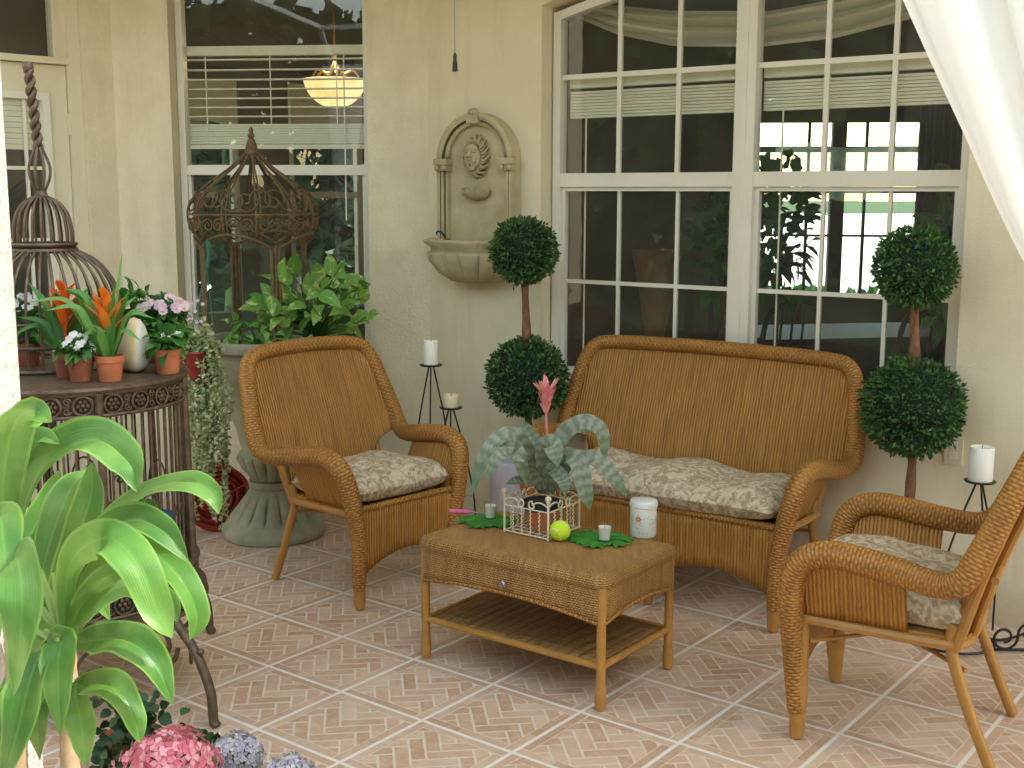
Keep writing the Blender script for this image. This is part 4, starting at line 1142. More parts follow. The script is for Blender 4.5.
for k in range(34):
    on_jar(R(random.uniform(-175, -10)), random.uniform(.015, .095), .0035, 3)
mb.build('flower_print', [M['tin_red'], M['tin_green']], J, smooth=False)

c = PZ(560, 541, TT); t = thing('tennis_ball', 'yellow green tennis ball in front of the wire basket', 'ball', c)
mb = MB(); mb.ball((0, 0, .0395), .0385, 24, 16); FE = mb.build('felt', M['tennis'], t)
mb = MB(); pts = []
for k in range(60):
    a = 2*PI*k/60; x = .75*math.cos(a) + .25*math.cos(3*a); y = .75*math.sin(a) - .25*math.sin(3*a); z_ = .87*math.sin(2*a)
    v_ = V((x, y, z_)).normalized(); v_ = Matrix.Rotation(.9, 3, 'X') @ v_; pts.append(v_*.0385 + V((0, 0, .0395)))
mb.tube(pts, .0012, 6, closed=True); mb.build('seam', M['seam'], FE)

a = PZ(449, 511, TT + .009); b = PZ(472, 512, TT + .009); e = PZ(486, 514, TT + .009)
t = thing('lighter', 'pink handled lighter lying at the left end of the coffee table', 'lighter')
mb = MB(); mb.tube(spline([a, a.lerp(b, .3), a.lerp(b, .7), b], 4), [.005, .009, .010, .010, .010, .0095, .009, .009, .009, .008, .007, .006, .005], 10); mb.build('handle', M['pink'], t)
mb = MB(); mb.tube([b, e], .0028, 8); mb.build('nozzle', M['steel'], t)

# wire basket
A0, A1, A2 = PZ(548, 541, TT), PZ(504.5, 531.5, TT), PZ(579, 528.5, TT); A3 = A1 + A2 - A0
bk = thing('wire_basket', 'cream wire basket with scrolled sides holding the silver plant', 'basket')
cr = [A0, A1, A3, A2]; BH = .135
for p in cr:
    mb = MB(); mb.tube([p, p + V((0, 0, BH + .01))], .0042, 8); mb.ball(p + V((0, 0, BH + .022)), .012, 12, 8); mb.lathe([(.007, BH + .004), (.009, BH + .01), (.005, BH + .014)], 10, p)
    mb.build('corner_post', M['cream_metal'], bk)
mb = MB()
for p, q in zip(cr, cr[1:] + cr[:1]):
    mb.tube([p + V((0, 0, .006)), q + V((0, 0, .006))], .003, 6); mb.tube([p + V((0, 0, BH - .03)), q + V((0, 0, BH - .03))], .0028, 6)
    for k in range(1, 5):
        s = p.lerp(q, k/5); pts = []
        for i in range(25):
            f = i/24; w = .0025*math.sin(f*40); pts.append(s + V((w, w, lerp(.006, BH - .03, f))))
        mb.tube(pts, .0024, 6)
for k in range(1, 6): mb.tube([A0.lerp(A1, k/6) + V((0, 0, .006)), A2.lerp(A3, k/6) + V((0, 0, .006))], .0018, 5); mb.tube([A0.lerp(A2, k/6) + V((0, 0, .0065)), A1.lerp(A3, k/6) + V((0, 0, .0065))], .0018, 5)
mb.build('wire_side', M['cream_metal'], bk)
mb = MB()
for p, q in zip(cr, cr[1:] + cr[:1]):
    d = q - p; m = p.lerp(q, .5)
    for sg in (-1, 1):
        e = p if sg < 0 else q; pts = []
        for i in range(5): f = i/4; pts.append(e.lerp(m, f*.72) + V((0, 0, BH - .012 + .016*math.sin(f*PI*.9) - .004*f)))
        cc = e.lerp(m, .74) + V((0, 0, BH - .014)); rr_ = d.length*.085; u = (m - e).normalized()
        for i in range(14):
            th = PI/2 - i/13*PI*1.9; r_ = rr_*(1 - .55*i/13); pts.append(cc + u*(r_*math.cos(th)) + V((0, 0, r_*math.sin(th))))
        mb.tube(pts, .0032, 6)
mb.build('scroll', M['cream_metal'], bk)
bc = (A0 + A3)/2
sp = thing('bromeliad', 'silver banded bromeliad with a pink flower in the wire basket', 'plant', bc + V((0, 0, .008)))
mb = MB(); mb.lathe([(.0, 0), (.05, 0), (.068, .075), (.066, .078), (0, .07)], 24); mb.build('pot', M['terracotta'], sp)
mb = MB(); mb.lathe([(.0695, .078), (.076, .082), (.078, .105), (.072, .107), (.068, .098)], 24, cap=False); mb.build('pot_rim', M['black_plastic'], sp)
mb = MB(); mb.lathe([(0, .100), (.069, .097)], 24, cap=False); mb.build('soil', M['soil'], sp)
mb = MB(); Y0 = bc.y
def L_(mb, pts, w, **k):
    mb.leaf([PY(x, y, Y) - sp.location for x, y, Y in pts], w, **k)
hint = V((0, -.8, .6)).normalized()
wp = lambda t: interp([(0, .62), (.25, .85), (.6, 1.0), (.85, .75), (1, .06)], t)
for pts, w, h_ in (
    ([(545, 492, Y0), (530, 452, Y0 - .03), (508, 436, Y0 - .08), (487, 455, Y0 - .12), (471, 497, Y0 - .14)], .085, (-.5, -.75, .5)),
    ([(543, 490, Y0), (522, 462, Y0 - .08), (502, 455, Y0 - .15), (486, 480, Y0 - .18)], .07, (-.3, -.8, .5)),
    ([(546, 488, Y0), (538, 450, Y0 + .03), (522, 420, Y0 + .06)], .07, (0, -.9, .3)),
    ([(550, 490, Y0), (556, 447, Y0), (580, 424, Y0 - .02), (600, 432, Y0 - .03), (605, 462, Y0 - .04)], .085, (.2, -.7, .65)),
    ([(550, 488, Y0), (570, 462, Y0 - .04), (594, 461, Y0 - .08), (612, 478, Y0 - .1), (627, 497, Y0 - .1)], .085, (.3, -.75, .6)),
    ([(549, 490, Y0), (562, 458, Y0 - .08), (577, 462, Y0 - .13), (584, 488, Y0 - .15), (590, 510, Y0 - .15)], .085, (.1, -.95, .3)),
    ([(547, 490, Y0), (545, 455, Y0 - .05), (552, 446, Y0 - .11), (558, 466, Y0 - .15)], .10, (0, -.95, .4)),
    ([(545, 490, Y0), (528, 470, Y0 - .08), (520, 455, Y0 - .13), (528, 486, Y0 - .1)], .075, (-.2, -.9, .3)),
    ([(550, 486, Y0), (560, 440, Y0 + .05), (572, 428, Y0 + .10), (590, 432, Y0 + .16)], .08, (.1, -.8, .6)),
    ([(546, 486, Y0), (530, 440, Y0 + .06), (512, 438, Y0 + .14), (500, 452, Y0 + .18)], .08, (-.1, -.8, .6)),
    ([(548, 492, Y0), (551, 470, Y0 - .06), (563, 480, Y0 - .12), (566, 494, Y0 - .14)], .07, (0, -.9, .5)),
    ([(545, 494, Y0), (528, 482, Y0 - .05), (506, 484, Y0 - .09)], .065, (-.1, -.5, .8))):
    L_(mb, pts, w*.82, hint=V(h_).normalized(), prof=wp, n=9, fold=.42, wave=.05)
mb.build('leaves', M['silver'], sp)
mb = MB(); a = PY(547, 485, Y0) - sp.location; b = PY(546, 414, Y0 - .02) - sp.location
mb.tube(spline([a, a.lerp(b, .5) + V((.003, 0, 0)), b], 5), .0045, 8); mb.build('flower_stem', M['salmon'], sp)
mb = MB(); tp = PY(547, 380, Y0 - .03) - sp.location
for k in range(60):
    f = random.random(); s = b.lerp(tp, f*.55); a = random.uniform(0, 2*PI); d = V((math.cos(a), math.sin(a), 0))
    r_ = .055*random.uniform(.5, 1.0)*(.5 + f*.6); e = s + d*r_ + V((0, 0, .055 + .02*f + random.uniform(-.02, .01)))
    mb.leaf([s, s.lerp(e, .5) + d*r_*.05 + V((0, 0, .008)), e], .019, hint=d + V((0, 0, .3)), n=4, m=2)
mb.build('flower', M['salmon'], sp)

# ------------------------------------------------------------------ topiaries
def topiary(x, yu, yl, Y, ru, rl, label, group, ph=.47):
    cu, cl = PY(x[0], yu, Y), PY(x[1], yl, Y)
    t = thing('topiary', label, 'topiary', (cl.x, cl.y, .0055), group=group)
    for c, r in ((cu, ru), (cl, rl)):
        c = c - V((cl.x, cl.y, .0055))
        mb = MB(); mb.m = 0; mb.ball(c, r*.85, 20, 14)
        mb.m = 1; n = int(5200*(r/.2)**2)
        for i in range(n):
            zz_ = 1 - 2*(i + .5)/n; a = i*2.399963; q = math.sqrt(1 - zz_*zz_)
            d = V((q*math.cos(a), q*math.sin(a), zz_)); s = random.uniform(.006, .016)
            p = c + d*r*(random.uniform(.88, 1.01) + (random.random() > .975)*random.uniform(.02, .12))*(1 + .075*noise.noise(d*2.6 + V((x[0], 0, r*30))) + .04*noise.noise(d*7 + V((x[1], 3, 0))))
            o_ = (d*.9 + V((random.gauss(0, .6), random.gauss(0, .6), random.gauss(0, .6)))).normalized()
            sd_ = o_.cross(V((random.gauss(0, 1), random.gauss(0, 1), random.gauss(0, 1)))).normalized()
            mb.poly([p, p + o_*s + sd_*s*.45, p + o_*s*2, p + o_*s - sd_*s*.45])
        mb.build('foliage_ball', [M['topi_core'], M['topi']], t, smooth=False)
    pts = [V((0, 0, ph - .07)), V((.008, 0, cl.z - .1)), cu - V((cl.x, cl.y, 0)) - V((0, 0, .05))]
    mb = MB(); mb.tube(spline(pts, 8), [.019 + .003*math.sin(k*1.7) for k in range(17)], 10)
    q = spline(pts, 8); mb.tube([p + V((.018*math.cos(k*.8), .018*math.sin(k*.8), 0)) for k, p in enumerate(q)], .006, 6)
    mb.build('trunk', M['trunk'], t)
    mb = MB(); mb.lathe([(.0, 0), (.165, 0), (.172, .01), (.178, ph - .015), (.172, ph), (.160, ph), (.155, ph - .04), (0, ph - .04)], 36); mb.build('pot', M['white_pot'], t)
topiary((524, 527), 251, 377.5, 5.72, .152, .188, 'two ball topiary at the left of the loveseat beside the wall fountain', 'two ball topiaries')
topiary((915, 913), 267, 407, 4.72, .153, .193, 'two ball topiary at the right of the loveseat, in front of the window edge', 'two ball topiaries', .30)

# ------------------------------------------------------------------ candle stands
def candle_stand(px, py, Y, label, plate=.052, spread=.13, curl=False):
    c = PY(px, py, Y); t = thing('candle_stand', label, 'candle stand', (c.x, c.y, .0055)); z = c.z - .0055
    mb = MB(); mb.lathe([(.0, z - .006), (plate, z - .004), (plate + .004, z + .002), (plate + .002, z + .003), (0, z)], 24); mb.build('plate', M['black_iron'], t)
    for k in range(3):
        a = k*2*PI/3 + .5; d = V((math.cos(a), math.sin(a), 0)); mb = MB()
        pts = [V((0, 0, z - .006)) + d*.012, d*spread*.55 + V((0, 0, z*.70)), d*spread*.95 + V((0, 0, z*.35)), d*spread + V((0, 0, .006))]
        P_ = spline(pts, 7)
        if curl:
            cc = d*(spread + .06) + V((0, 0, .066))
            P_ += [cc + d*(-.06*(1 - .6*i/16)*math.cos(i/16*PI*2.4 - PI/2 + PI/2 - 1.2)) + V((0, 0, -.06*(1 - .6*i/16)*math.sin(i/16*PI*2.4 + .4))) for i in range(1, 17)]
        mb.tube(P_, .0042, 6); mb.build('leg', M['black_iron'], t)
    return c
def candle(c, r, h, mat, label):
    t = thing('pillar_candle', label, 'candle', (c.x, c.y, c.z + .0032))
    mb = MB(); mb.lathe([(.0, 0), (r*.97, 0), (r, .004), (r, h - .004), (r*.95, h), (r*.75, h - .006), (0, h - .008)], 28); W_ = mb.build('wax', mat, t)
    mb = MB(); mb.tube([(0, 0, h - .008), (.002, 0, h + .006)], .0014, 6); mb.build('wick', M['black_plastic'], W_)
c = candle_stand(431, 365, 5.75, 'taller black tripod stand left of the fountain holding a white candle'); candle(c, .035, .115, M['wax'], 'white pillar candle on the taller black stand by the left chair')
c = candle_stand(451, 407.5, 5.65, 'shorter black tripod stand left of the topiary holding a squat candle'); candle(c, .037, .06, M['wax_tan'], 'short tan candle on the shorter black stand')
c = candle_stand(980, 481, 4.56, 'black scrolled iron stand behind the right armchair', .056, .13); candle(c, .046, .132, M['wax'], 'white pillar candle on the stand behind the right armchair')
# iron scroll and cable lying by the wall
mb = MB(); c0 = PZ(955, 642, .012); P_ = []
for i in range(36):
    a = i/35*2*PI*1.15; P_.append(c0 + V((.145*math.cos(a), .13*math.sin(a), .004*i/35)))
P_ += spline([P_[-1], PZ(1000, 640, .012), PZ(1040, 628, .012)], 6)[1:]
mb.tube(P_, .0055, 6); tag(mb.build('black_cable', M['black_iron']), 'black cable looped on the tiles behind the right armchair', 'cable')
mb = MB(); c0 = PZ(1006, 652, .006); pts = []
for k in range(30):
    th = 2.5*PI*(1 - k/29); r_ = .018 + .034*k/29; pts.append(c0 + V((r_*math.cos(th) - .01, .0, .058 - r_*math.sin(th)*1.0)))
for k in range(30):
    th = PI + 2.4*PI*k/29; r_ = .044 - .030*k/29; pts.append(c0 + V((.086 + r_*math.cos(th), .0, .075 - r_*math.sin(th))))
mb.tube(spline(pts, 2), .0055, 6); mb.tube([c0 + V((-.08, .01, .006)), c0 + V((.16, .01, .006))], .006, 6)
tag(mb.build('iron_scroll', M['black_iron']), 'black iron scroll ornament standing against the wall at the right edge', 'ornament')

# ------------------------------------------------------------------ urn planter
uc = V((-1.225, 6.02, .0055))
ur = thing('urn_planter', 'large grey green pedestal urn planter behind the left armchair', 'planter', uc)
mb = MB(); fl_ = lambda a, z: 1 + (.12*abs(math.sin(a*8))**.5 - .04 if .09 < z < .22 else 0)
mb.lathe([(.0, 0), (.255, 0), (.262, .02), (.255, .05), (.235, .075), (.225, .085), (.20, .11), (.155, .17), (.125, .225), (.115, .245)], 160, rad=fl_); mb.build('base', M['urn'], ur)
mb = MB(); mb.lathe([(.115, .246), (.118, .25), (.122, .27), (.118, .285), (.108, .29), (.112, .30), (.14, .345), (.165, .40), (.17, .42)], 160, rad=lambda a, z: 1 + (.11*abs(math.sin(a*8))**.5 - .03 if .31 < z < .41 else 0)); mb.build('neck', M['urn'], ur)
mb = MB(); mb.lathe([(.17, .421), (.16, .43), (.15, .45), (.175, .56), (.215, .66), (.265, .77), (.295, .87), (.302, .93), (.305, .95), (.33, .965), (.335, 1.0), (.325, 1.015), (.30, 1.015), (.285, .97), (0, .96)], 48); mb.build('bowl', M['urn'], ur)
mb = MB(); mb.lathe([(.0, .985), (.15, .98), (.284, .972)], 32, cap=False); mb.build('soil', M['soil'], ur)

# wire gazebo standing in the urn
gx = PY(253, 200, 6.02)
gz = thing('wire_gazebo', 'rusty wire gazebo dome on posts standing in the urn planter', 'garden ornament', (gx.x, gx.y, .98))
zg = lambda y: PY(253, y, 6.02).z - .98
zlow, zmid, zneck, ztop = zg(244), zg(212), zg(154), zg(126)
mb = MB(); nR = 12
prof = [(.235, zlow), (.30, lerp(zlow, zmid, .45)), (.315, zmid), (.285, lerp(zmid, zneck, .25)), (.20, lerp(zmid, zneck, .52)), (.10, lerp(zmid, zneck, .78)), (.035, zneck)]
for k in range(nR):
    a = 2*PI*k/nR + .25
    mb.tube(spline([(r*math.cos(a), r*math.sin(a), z) for r, z in prof], 6), .0055, 6)
    mb.tube(spline([(r*math.cos(a + .07), r*math.sin(a + .07), z) for r, z in prof], 6), .004, 6)
mb.build('dome_rib', M['iron_light'], gz)
mb = MB()
for r, z in ((.315, zmid - .01),):
    mb.tube([(r*math.cos(2*PI*i/48), r*math.sin(2*PI*i/48), z) for i in range(48)], .005, 6, closed=True)
# arched lower valance between posts
for k in range(4):
    a0 = 2*PI*k/4 + .25 + PI/4 - .45; pts = []; p2 = []
    for i in range(17):
        f = i/16; a = a0 + f*PI/2*1.0; r = .265 + .03*math.sin(f*PI)
        pts.append((r*math.cos(a), r*math.sin(a), zlow - .02 + .075*math.sin(f*PI))); p2.append((r*1.02*math.cos(a), r*1.02*math.sin(a), zlow + .015 + .085*math.sin(f*PI)))
    mb.tube(pts, .007, 6); mb.tube(p2, .0055, 6)
mb.build('ring', M['iron_light'], gz)
mb = MB()
def scroll3(mb, c, u, v, r, turns, rad, n=26, flip=1):
    pts = []
    for i in range(n):
        th = i/(n-1)*2*PI*turns; q = r*(1 - .82*i/(n-1)); pts.append(c + u*(q*math.cos(th)) + v*(flip*q*math.sin(th)))
    mb.tube(pts, rad, 6)
for k in range(14):
    a = 2*PI*(k + .5)/14; d = V((math.cos(a), math.sin(a), 0)); u = V((-d.y, d.x, 0))
    for sg in (-1, 1):
        scroll3(mb, d*.308 + u*(sg*.03) + V((0, 0, lerp(zlow, zmid, .62))), u*sg, V((0, 0, 1)), .034, 1.6, .004)
        scroll3(mb, d*.29 + u*(sg*.028) + V((0, 0, lerp(zmid, zneck, .2))), u*sg, V((0, 0, 1)) - d*.55, .060, 1.25, .004, 26, 1 if k % 2 else -1)
mb.build('filigree', M['iron_light'], gz)
mb = MB(); mb.lathe([(.038, zneck - .02), (.03, zneck + .03), (.018, zneck + .07), (.012, lerp(zneck, ztop, .55)), (.018, lerp(zneck, ztop, .66)), (.010, lerp(zneck, ztop, .76)), (.013, lerp(zneck, ztop, .86)), (.0, ztop)], 12); mb.build('finial', M['iron_light'], gz)
for k in range(4):
    a0 = 2*PI*k/4 + .25 + PI/4 - .45; mb = MB()
    for q in (-.07, .0, .07):
        a = a0 + q; mb.tube([(.265*math.cos(a), .265*math.sin(a), -.02), (.265*math.cos(a), .265*math.sin(a), zlow)], .009, 8)
    mb.build('post', M['iron_light'], gz)
# pothos in the urn
po = thing('pothos', 'green and cream variegated pothos spilling from the urn planter', 'plant', (uc.x, uc.y, .985))
def heart(mb, p, d, s, hint):
    d = d.normalized(); q = p + d*s
    pr = lambda t: interp([(0, .25), (.12, .85), (.3, 1.0), (.6, .72), (.85, .3), (1, .03)], t)
    mb.leaf([p, p.lerp(q, .5) + V((0, 0, s*.05)), q - V((0, 0, s*.06))], s*.60, hint=hint, n=4, m=4, fold=.22, prof=pr)
mb = MB(); ms = MB()
def pleaf(x, y, Y, s, root):
    p = PY(x, y, Y) - po.location
    d = V((p.x - root[0], (p.y - root[1]) - .1, random.uniform(-.35, .5) + .4*(p.z - .1))).normalized() + V((random.gauss(0, .6), random.gauss(0, .4), random.gauss(0, .5)))
    heart(mb, p, d, s, V((random.gauss(0, .6), -.7 + random.gauss(0, .3), .6)).normalized())
    ms.tube(spline([V((root[0], root[1], .0)), V((lerp(root[0], p.x, .4), lerp(root[1], p.y, .4), max(.02, p.z*.65))), p], 4), .003, 5)
rc = (PY(315, 330, 6.0).x - po.location.x, 0)
for i in range(92):
    a = random.uniform(0, 2*PI); q = random.random()**.5
    x = 316 + 56*q*math.cos(a); y = 306 + 36*q*math.sin(a)
    pleaf(x, y, 5.98 + random.uniform(-.22, .15), random.uniform(.085, .14), rc)
for i in range(16): pleaf(random.uniform(228, 262), random.uniform(318, 340), random.uniform(5.78, 5.9), random.uniform(.05, .085), (-.02, -.15))
for i in range(10): pleaf(random.uniform(262, 290), random.uniform(330, 342), random.uniform(5.75, 5.85), random.uniform(.05, .08), (.05, -.15))
mb.build('leaves', M['pothos'], po); ms.build('stems', M['plant'], po)

# hanging basket with pale trailing plant, hung on the gazebo
hb = PY(196, 352, 5.55); hk = PY(206, 243, 5.78)
hbt = thing('hanging_basket', 'dark red hanging pot with pale trailing foliage on a green wire hanger', 'hanging plant', hb)
mb = MB(); mb.lathe([(.0, -.12), (.065, -.12), (.092, .0), (.097, .004), (.094, .012), (.085, .01), (.08, -.02), (0, -.02)], 24); mb.build('pot', M['red_pot'], hbt)
mb = MB(); top = hk - hb
for k in range(3):
    a = k*2*PI/3 + .3; mb.tube([(.09*math.cos(a), .09*math.sin(a), 0), top - V((0, 0, .12))], .0028, 5)
mb.tube(spline([top - V((0, 0, .12)), top - V((-.01, 0, .05)), top + V((.005, 0, .01)), top + V((.02, 0, -.02))], 4), .009, 6); mb.build('hanger', M['teal'], hbt)
mb = MB(); ms = MB()
for k in range(52):
    x0 = random.uniform(182, 212); yb_ = 335 + random.random()**.7*200 if k > 12 else random.uniform(440, 535)
    a = PY(x0, random.uniform(318, 350), 5.55 + random.uniform(-.1, .08)) - hb
    b = PY(x0 + random.uniform(-6, 14) + (yb_ - 400)*.10, yb_, 5.5 + random.uniform(-.08, .08)) - hb
    n_ = max(5, int((a - b).length/.017)); m_ = a.lerp(b, .5) + V((random.gauss(.01, .045), random.gauss(0, .03), 0))
    P_ = spline([a, m_, b], n_//2 + 1); ms.tube(P_, .0014, 4)
    for p in P_:
        for q in range(2):
            o_ = V((random.gauss(0, 1), random.gauss(-.3, 1), random.gauss(.1, .7))).normalized(); s = random.uniform(.013, .027)
            mb.leaf([p, p + o_*s*.5, p + o_*s], s*.75, hint=V((random.gauss(0, .4), -.7, .6)).normalized(), n=1, m=2)
bush(mb, (0.0, 0, .035), .095, .06, 160, .03)
mb.build('leaves', M['trail'], hbt); ms.build('stems', M['trail'], hbt)
mb = MB()
for k in range(14):
    p = PY(random.uniform(186, 204), random.uniform(300, 330), 5.5) - hb
    for q in range(5):
        a = q*2*PI/5; o_ = V((math.cos(a), -.3, math.sin(a))).normalized(); mb.leaf([p, p + o_*.006, p + o_*.012], .009, hint=V((0, -1, .2)), n=1, m=2)
mb.build('flowers', M['palepink'], hbt)

# red hose reel
rc_ = PY(216, 494, 6.1); hr = thing('hose_reel', 'red coiled cord on a round reel on the floor beside the urn base', 'hose reel', (rc_.x, rc_.y, .0055))
RR = .165; zc_ = RR + .005; ax = V((.45, -.85, 0)).normalized(); sd_ = V((-ax.y, ax.x, 0))
mb = MB()
for k in range(26):
    r = random.uniform(.07, .158); off = random.uniform(-.04, .04); ti = random.uniform(-.28, .28); pts = []
    for i in range(36):
        a = 2*PI*i/36; pts.append(V((0, 0, zc_)) + sd_*(r*math.cos(a)) + V((0, 0, 1))*(r*math.sin(a)) + ax*(off + ti*r*math.sin(a + k)))
    mb.tube(pts, .009, 6, closed=True)
mb.build('coiled_cord', M['red_cord'], hr)
mb = MB()
for o_ in (-.055, .055):
    mb.tube([V((0, 0, zc_)) + sd_*(RR*math.cos(2*PI*i/40)) + V((0, 0, RR*math.sin(2*PI*i/40))) + ax*o_ for i in range(40)], .009, 6, closed=True)
    for k in range(3): a = k*2*PI/3 + .4; mb.tube([V((0, 0, zc_)) + ax*o_, V((0, 0, zc_)) + ax*o_ + sd_*(RR*math.cos(a)) + V((0, 0, RR*math.sin(a)))], .007, 6)
mb.tube([V((0, 0, zc_)) - ax*.055, V((0, 0, zc_)) + ax*.055], .02, 10); mb.tube([V((0, 0, zc_ + RR)) - ax*.055 + sd_*.05, V((0, 0, zc_ + RR + .04)) + sd_*.05, V((0, 0, zc_ + RR)) + ax*.055 + sd_*.05], .009, 6)
mb.build('reel_frame', M['red_cord'], hr)

# ------------------------------------------------------------------ bird cage
bx, by = -1.512, 4.05
bc_ = thing('birdcage', 'tall ornate brown iron birdcage on a scroll legged stand at the left', 'birdcage', (bx, by, .0055))
Zt = 1.125; RB = .385
mb = MB()
mb.lathe([(.0, Zt - .012), (RB - .03, Zt - .012), (RB + .012, Zt - .018), (RB + .018, Zt - .008), (RB + .012, Zt), (RB - .03, Zt), (0, Zt)], 64); mb.build('table_top', M['iron'], bc_)
def frieze(z0, z1, r, name, nros):
    mb = MB(); mb.lathe([(r, z0), (r, z1)], 64, cap=False)
    for zz_ in (z0, z1): mb.tube([(r*1.008*math.cos(2*PI*i/64), r*1.008*math.sin(2*PI*i/64), zz_) for i in range(64)], .007, 6, closed=True)
    zc__ = (z0 + z1)/2; rr_ = (z1 - z0)*.42
    for k in range(nros):
        a = 2*PI*k/nros + .1; d = V((math.cos(a), math.sin(a), 0)); u = V((-d.y, d.x, 0)); c = d*(r + .004) + V((0, 0, zc__))
        mb.tube([c + u*(rr_*math.cos(2*PI*i/20)) + V((0, 0, rr_*math.sin(2*PI*i/20))) for i in range(20)], .005, 6, closed=True)
        for q in range(6): b = 2*PI*q/6; mb.ball(c + u*(rr_*.48*math.cos(b)) + V((0, 0, rr_*.48*math.sin(b))), rr_*.26, 7, 5)
        mb.ball(c, rr_*.28, 8, 6)
        a2 = a + PI/nros; d = V((math.cos(a2), math.sin(a2), 0)); u = V((-d.y, d.x, 0)); c = d*(r + .004) + V((0, 0, zc__))
        for sg in (-1, 1): scroll3(mb, c + V((0, 0, sg*rr_*.5)), u, V((0, 0, 1)), rr_*.42, 1.4, .0038, 16, sg)
    mb.build(name, M['iron'], bc_)
frieze(1.035, Zt - .02, RB, 'frieze', 26)
mb = MB()
for k in range(64):
    a = 2*PI*k/64; mb.tube([((RB - .01)*math.cos(a), (RB - .01)*math.sin(a), .47), ((RB - .01)*math.cos(a), (RB - .01)*math.sin(a), 1.035)], .0042, 5)
for k in range(16):
    a = 2*PI*(k + .5)/16 + .05; d = V((math.cos(a), math.sin(a), 0)); u = V((-d.y, d.x, 0))
    mb.tube([d*(RB - .005) + u*(.045*math.cos(PI*i/14)) + V((0, 0, .66 + .09*math.sin(PI*i/14))) for i in range(15)], .004, 5)
    for sg in (-1, 1): scroll3(mb, d*(RB - .005) + u*(sg*.022) + V((0, 0, .66)), u*sg, V((0, 0, 1)), .02, 1.3, .0035, 16)
mb.build('cage_bars', M['iron'], bc_)
for k in range(6):
    a = 2*PI*k/6 - R(62) + .1; mb = MB(); d = V((math.cos(a), math.sin(a), 0))
    mb.tube([d*(RB + .012) + V((0, 0, .46)), d*(RB + .004) + V((0, 0, 1.04)), d*(RB + .006) + V((0, 0, Zt - .018))], [.016, .013, .013], 8); mb.build('corner_post', M['iron'], bc_)
mb = MB(); mb.lathe([(.0, .455), (RB + .02, .455), (RB + .03, .462), (RB + .02, .47), (0, .47)], 64); mb.lathe([(RB + .03, .34), (RB + .05, .345), (RB + .05, .36), (RB + .03, .366)], 64)
mb.build('floor_tray', M['iron'], bc_)
frieze(.372, .452, RB + .012, 'lower_frieze', 26)
mb = MB(); mb.lathe([(RB + .03, .315), (RB + .055, .32), (RB + .055, .332), (RB + .03, .338)], 64); mb.build('stand_ring', M['iron'], bc_)
for k in range(4):
    a = math.atan2(3.71 - by, -.93 - bx) + k*PI/2; d = V((math.cos(a), math.sin(a), 0)); mb = MB()
    mb.tube(spline([d*(RB + .045) + V((0, 0, .40)), d*(RB + .075) + V((0, 0, .335)), d*(RB + .165) + V((0, 0, .24)), d*(RB + .225) + V((0, 0, .12)), d*(RB + .235) + V((0, 0, .02)), d*(RB + .25) + V((0, 0, .0))], 6), .017, 8)
    scroll3(mb, d*(RB + .01) + V((0, 0, .235)), d, V((0, 0, 1)), .075, 1.6, .009, 34, -1)
    scroll3(mb, d*(RB - .11) + V((0, 0, .26)), -d, V((0, 0, 1)), .06, 1.4, .008, 30, -1)
    mb.ball(d*(RB + .19) + V((0, 0, .245)), .012, 8, 6)
    u = V((-d.y, d.x, 0))
    mb.tube(spline([d*(RB + .04) + V((0, 0, .325)), d*(RB*.9) + u*.16 + V((0, 0, .24)), d*(RB*.75) + u*.30 + V((0, 0, .32))], 6), .008, 6)
    mb.build('stand_leg', M['iron'], bc_)
    mb = MB(); c = d.lerp(u, .5).normalized()*(RB*.96); e = V((-c.y, c.x, 0)).normalized()
    for q in range(5):
        b = PI*(q + .5)/5; mb.tube(spline([c + V((0, 0, .17)), c + e*(.05*math.cos(b)) + V((0, 0, .17 + .08*math.sin(b))), c + e*(.10*math.cos(b)) + V((0, 0, .17 + .12*math.sin(b)))], 5), .006, 6)
    for sg in (-1, 1): scroll3(mb, c + e*(sg*.05) + V((0, 0, .12)), e*sg, V((0, 0, 1)), .05, 1.5, .007, 24, -1)
    mb.build('fan_scroll', M['iron'], bc_)
# upper dome on the table top
DYB = .17
dx = PY(47, 300, by + .17).x - bx
zy = lambda y: PY(47, y, by + .17).z - .0055
dome = MB(); up = [(.250, Zt), (.252, zy(335)), (.245, zy(300)), (.222, zy(280)), (.175, zy(262)), (.105, zy(250))]
for k in range(34):
    a = 2*PI*k/34; dome.tube(spline([(dx + r*math.cos(a), DYB + r*math.sin(a), z) for r, z in up], 5), .0052, 5)
for r, z, w in ((.253, Zt + .01, .008), (.253, zy(318), .006), (.255, zy(340), .006)):
    dome.tube([(dx + r*math.cos(2*PI*i/48), DYB + r*math.sin(2*PI*i/48), z) for i in range(48)], w, 6, closed=True)
dome.build('dome_bars', M['iron'], bc_)
mb = MB()
for z, w in ((zy(250), .009), (zy(244), .007)): mb.tube([(dx + .107*math.cos(2*PI*i/36), DYB + .107*math.sin(2*PI*i/36), z) for i in range(36)], w, 6, closed=True)
mb.lathe([(.10, zy(250)), (.108, zy(247)), (.10, zy(244))], 36, (dx, DYB, 0))
for k in range(20):
    a = 2*PI*k/20; mb.tube(spline([(dx + r*math.cos(a), DYB + r*math.sin(a), z) for r, z in ((.096, zy(245)), (.097, zy(232)), (.085, zy(214)), (.055, zy(202)), (.018, zy(196)))], 5), .0045, 5)
mb.build('upper_dome', M['iron'], bc_)
mb = MB(); mb.lathe([(.02, zy(198)), (.022, zy(194)), (.017, zy(190))], 14, (dx, DYB, 0))
for k in range(8):
    a = 2*PI*k/8; mb.tube(spline([(dx + r*math.cos(a), DYB + r*math.sin(a), z) for r, z in ((.012, zy(193)), (.034, zy(178)), (.036, zy(166)), (.020, zy(153)), (.009, zy(148)))], 5), .0048, 5)
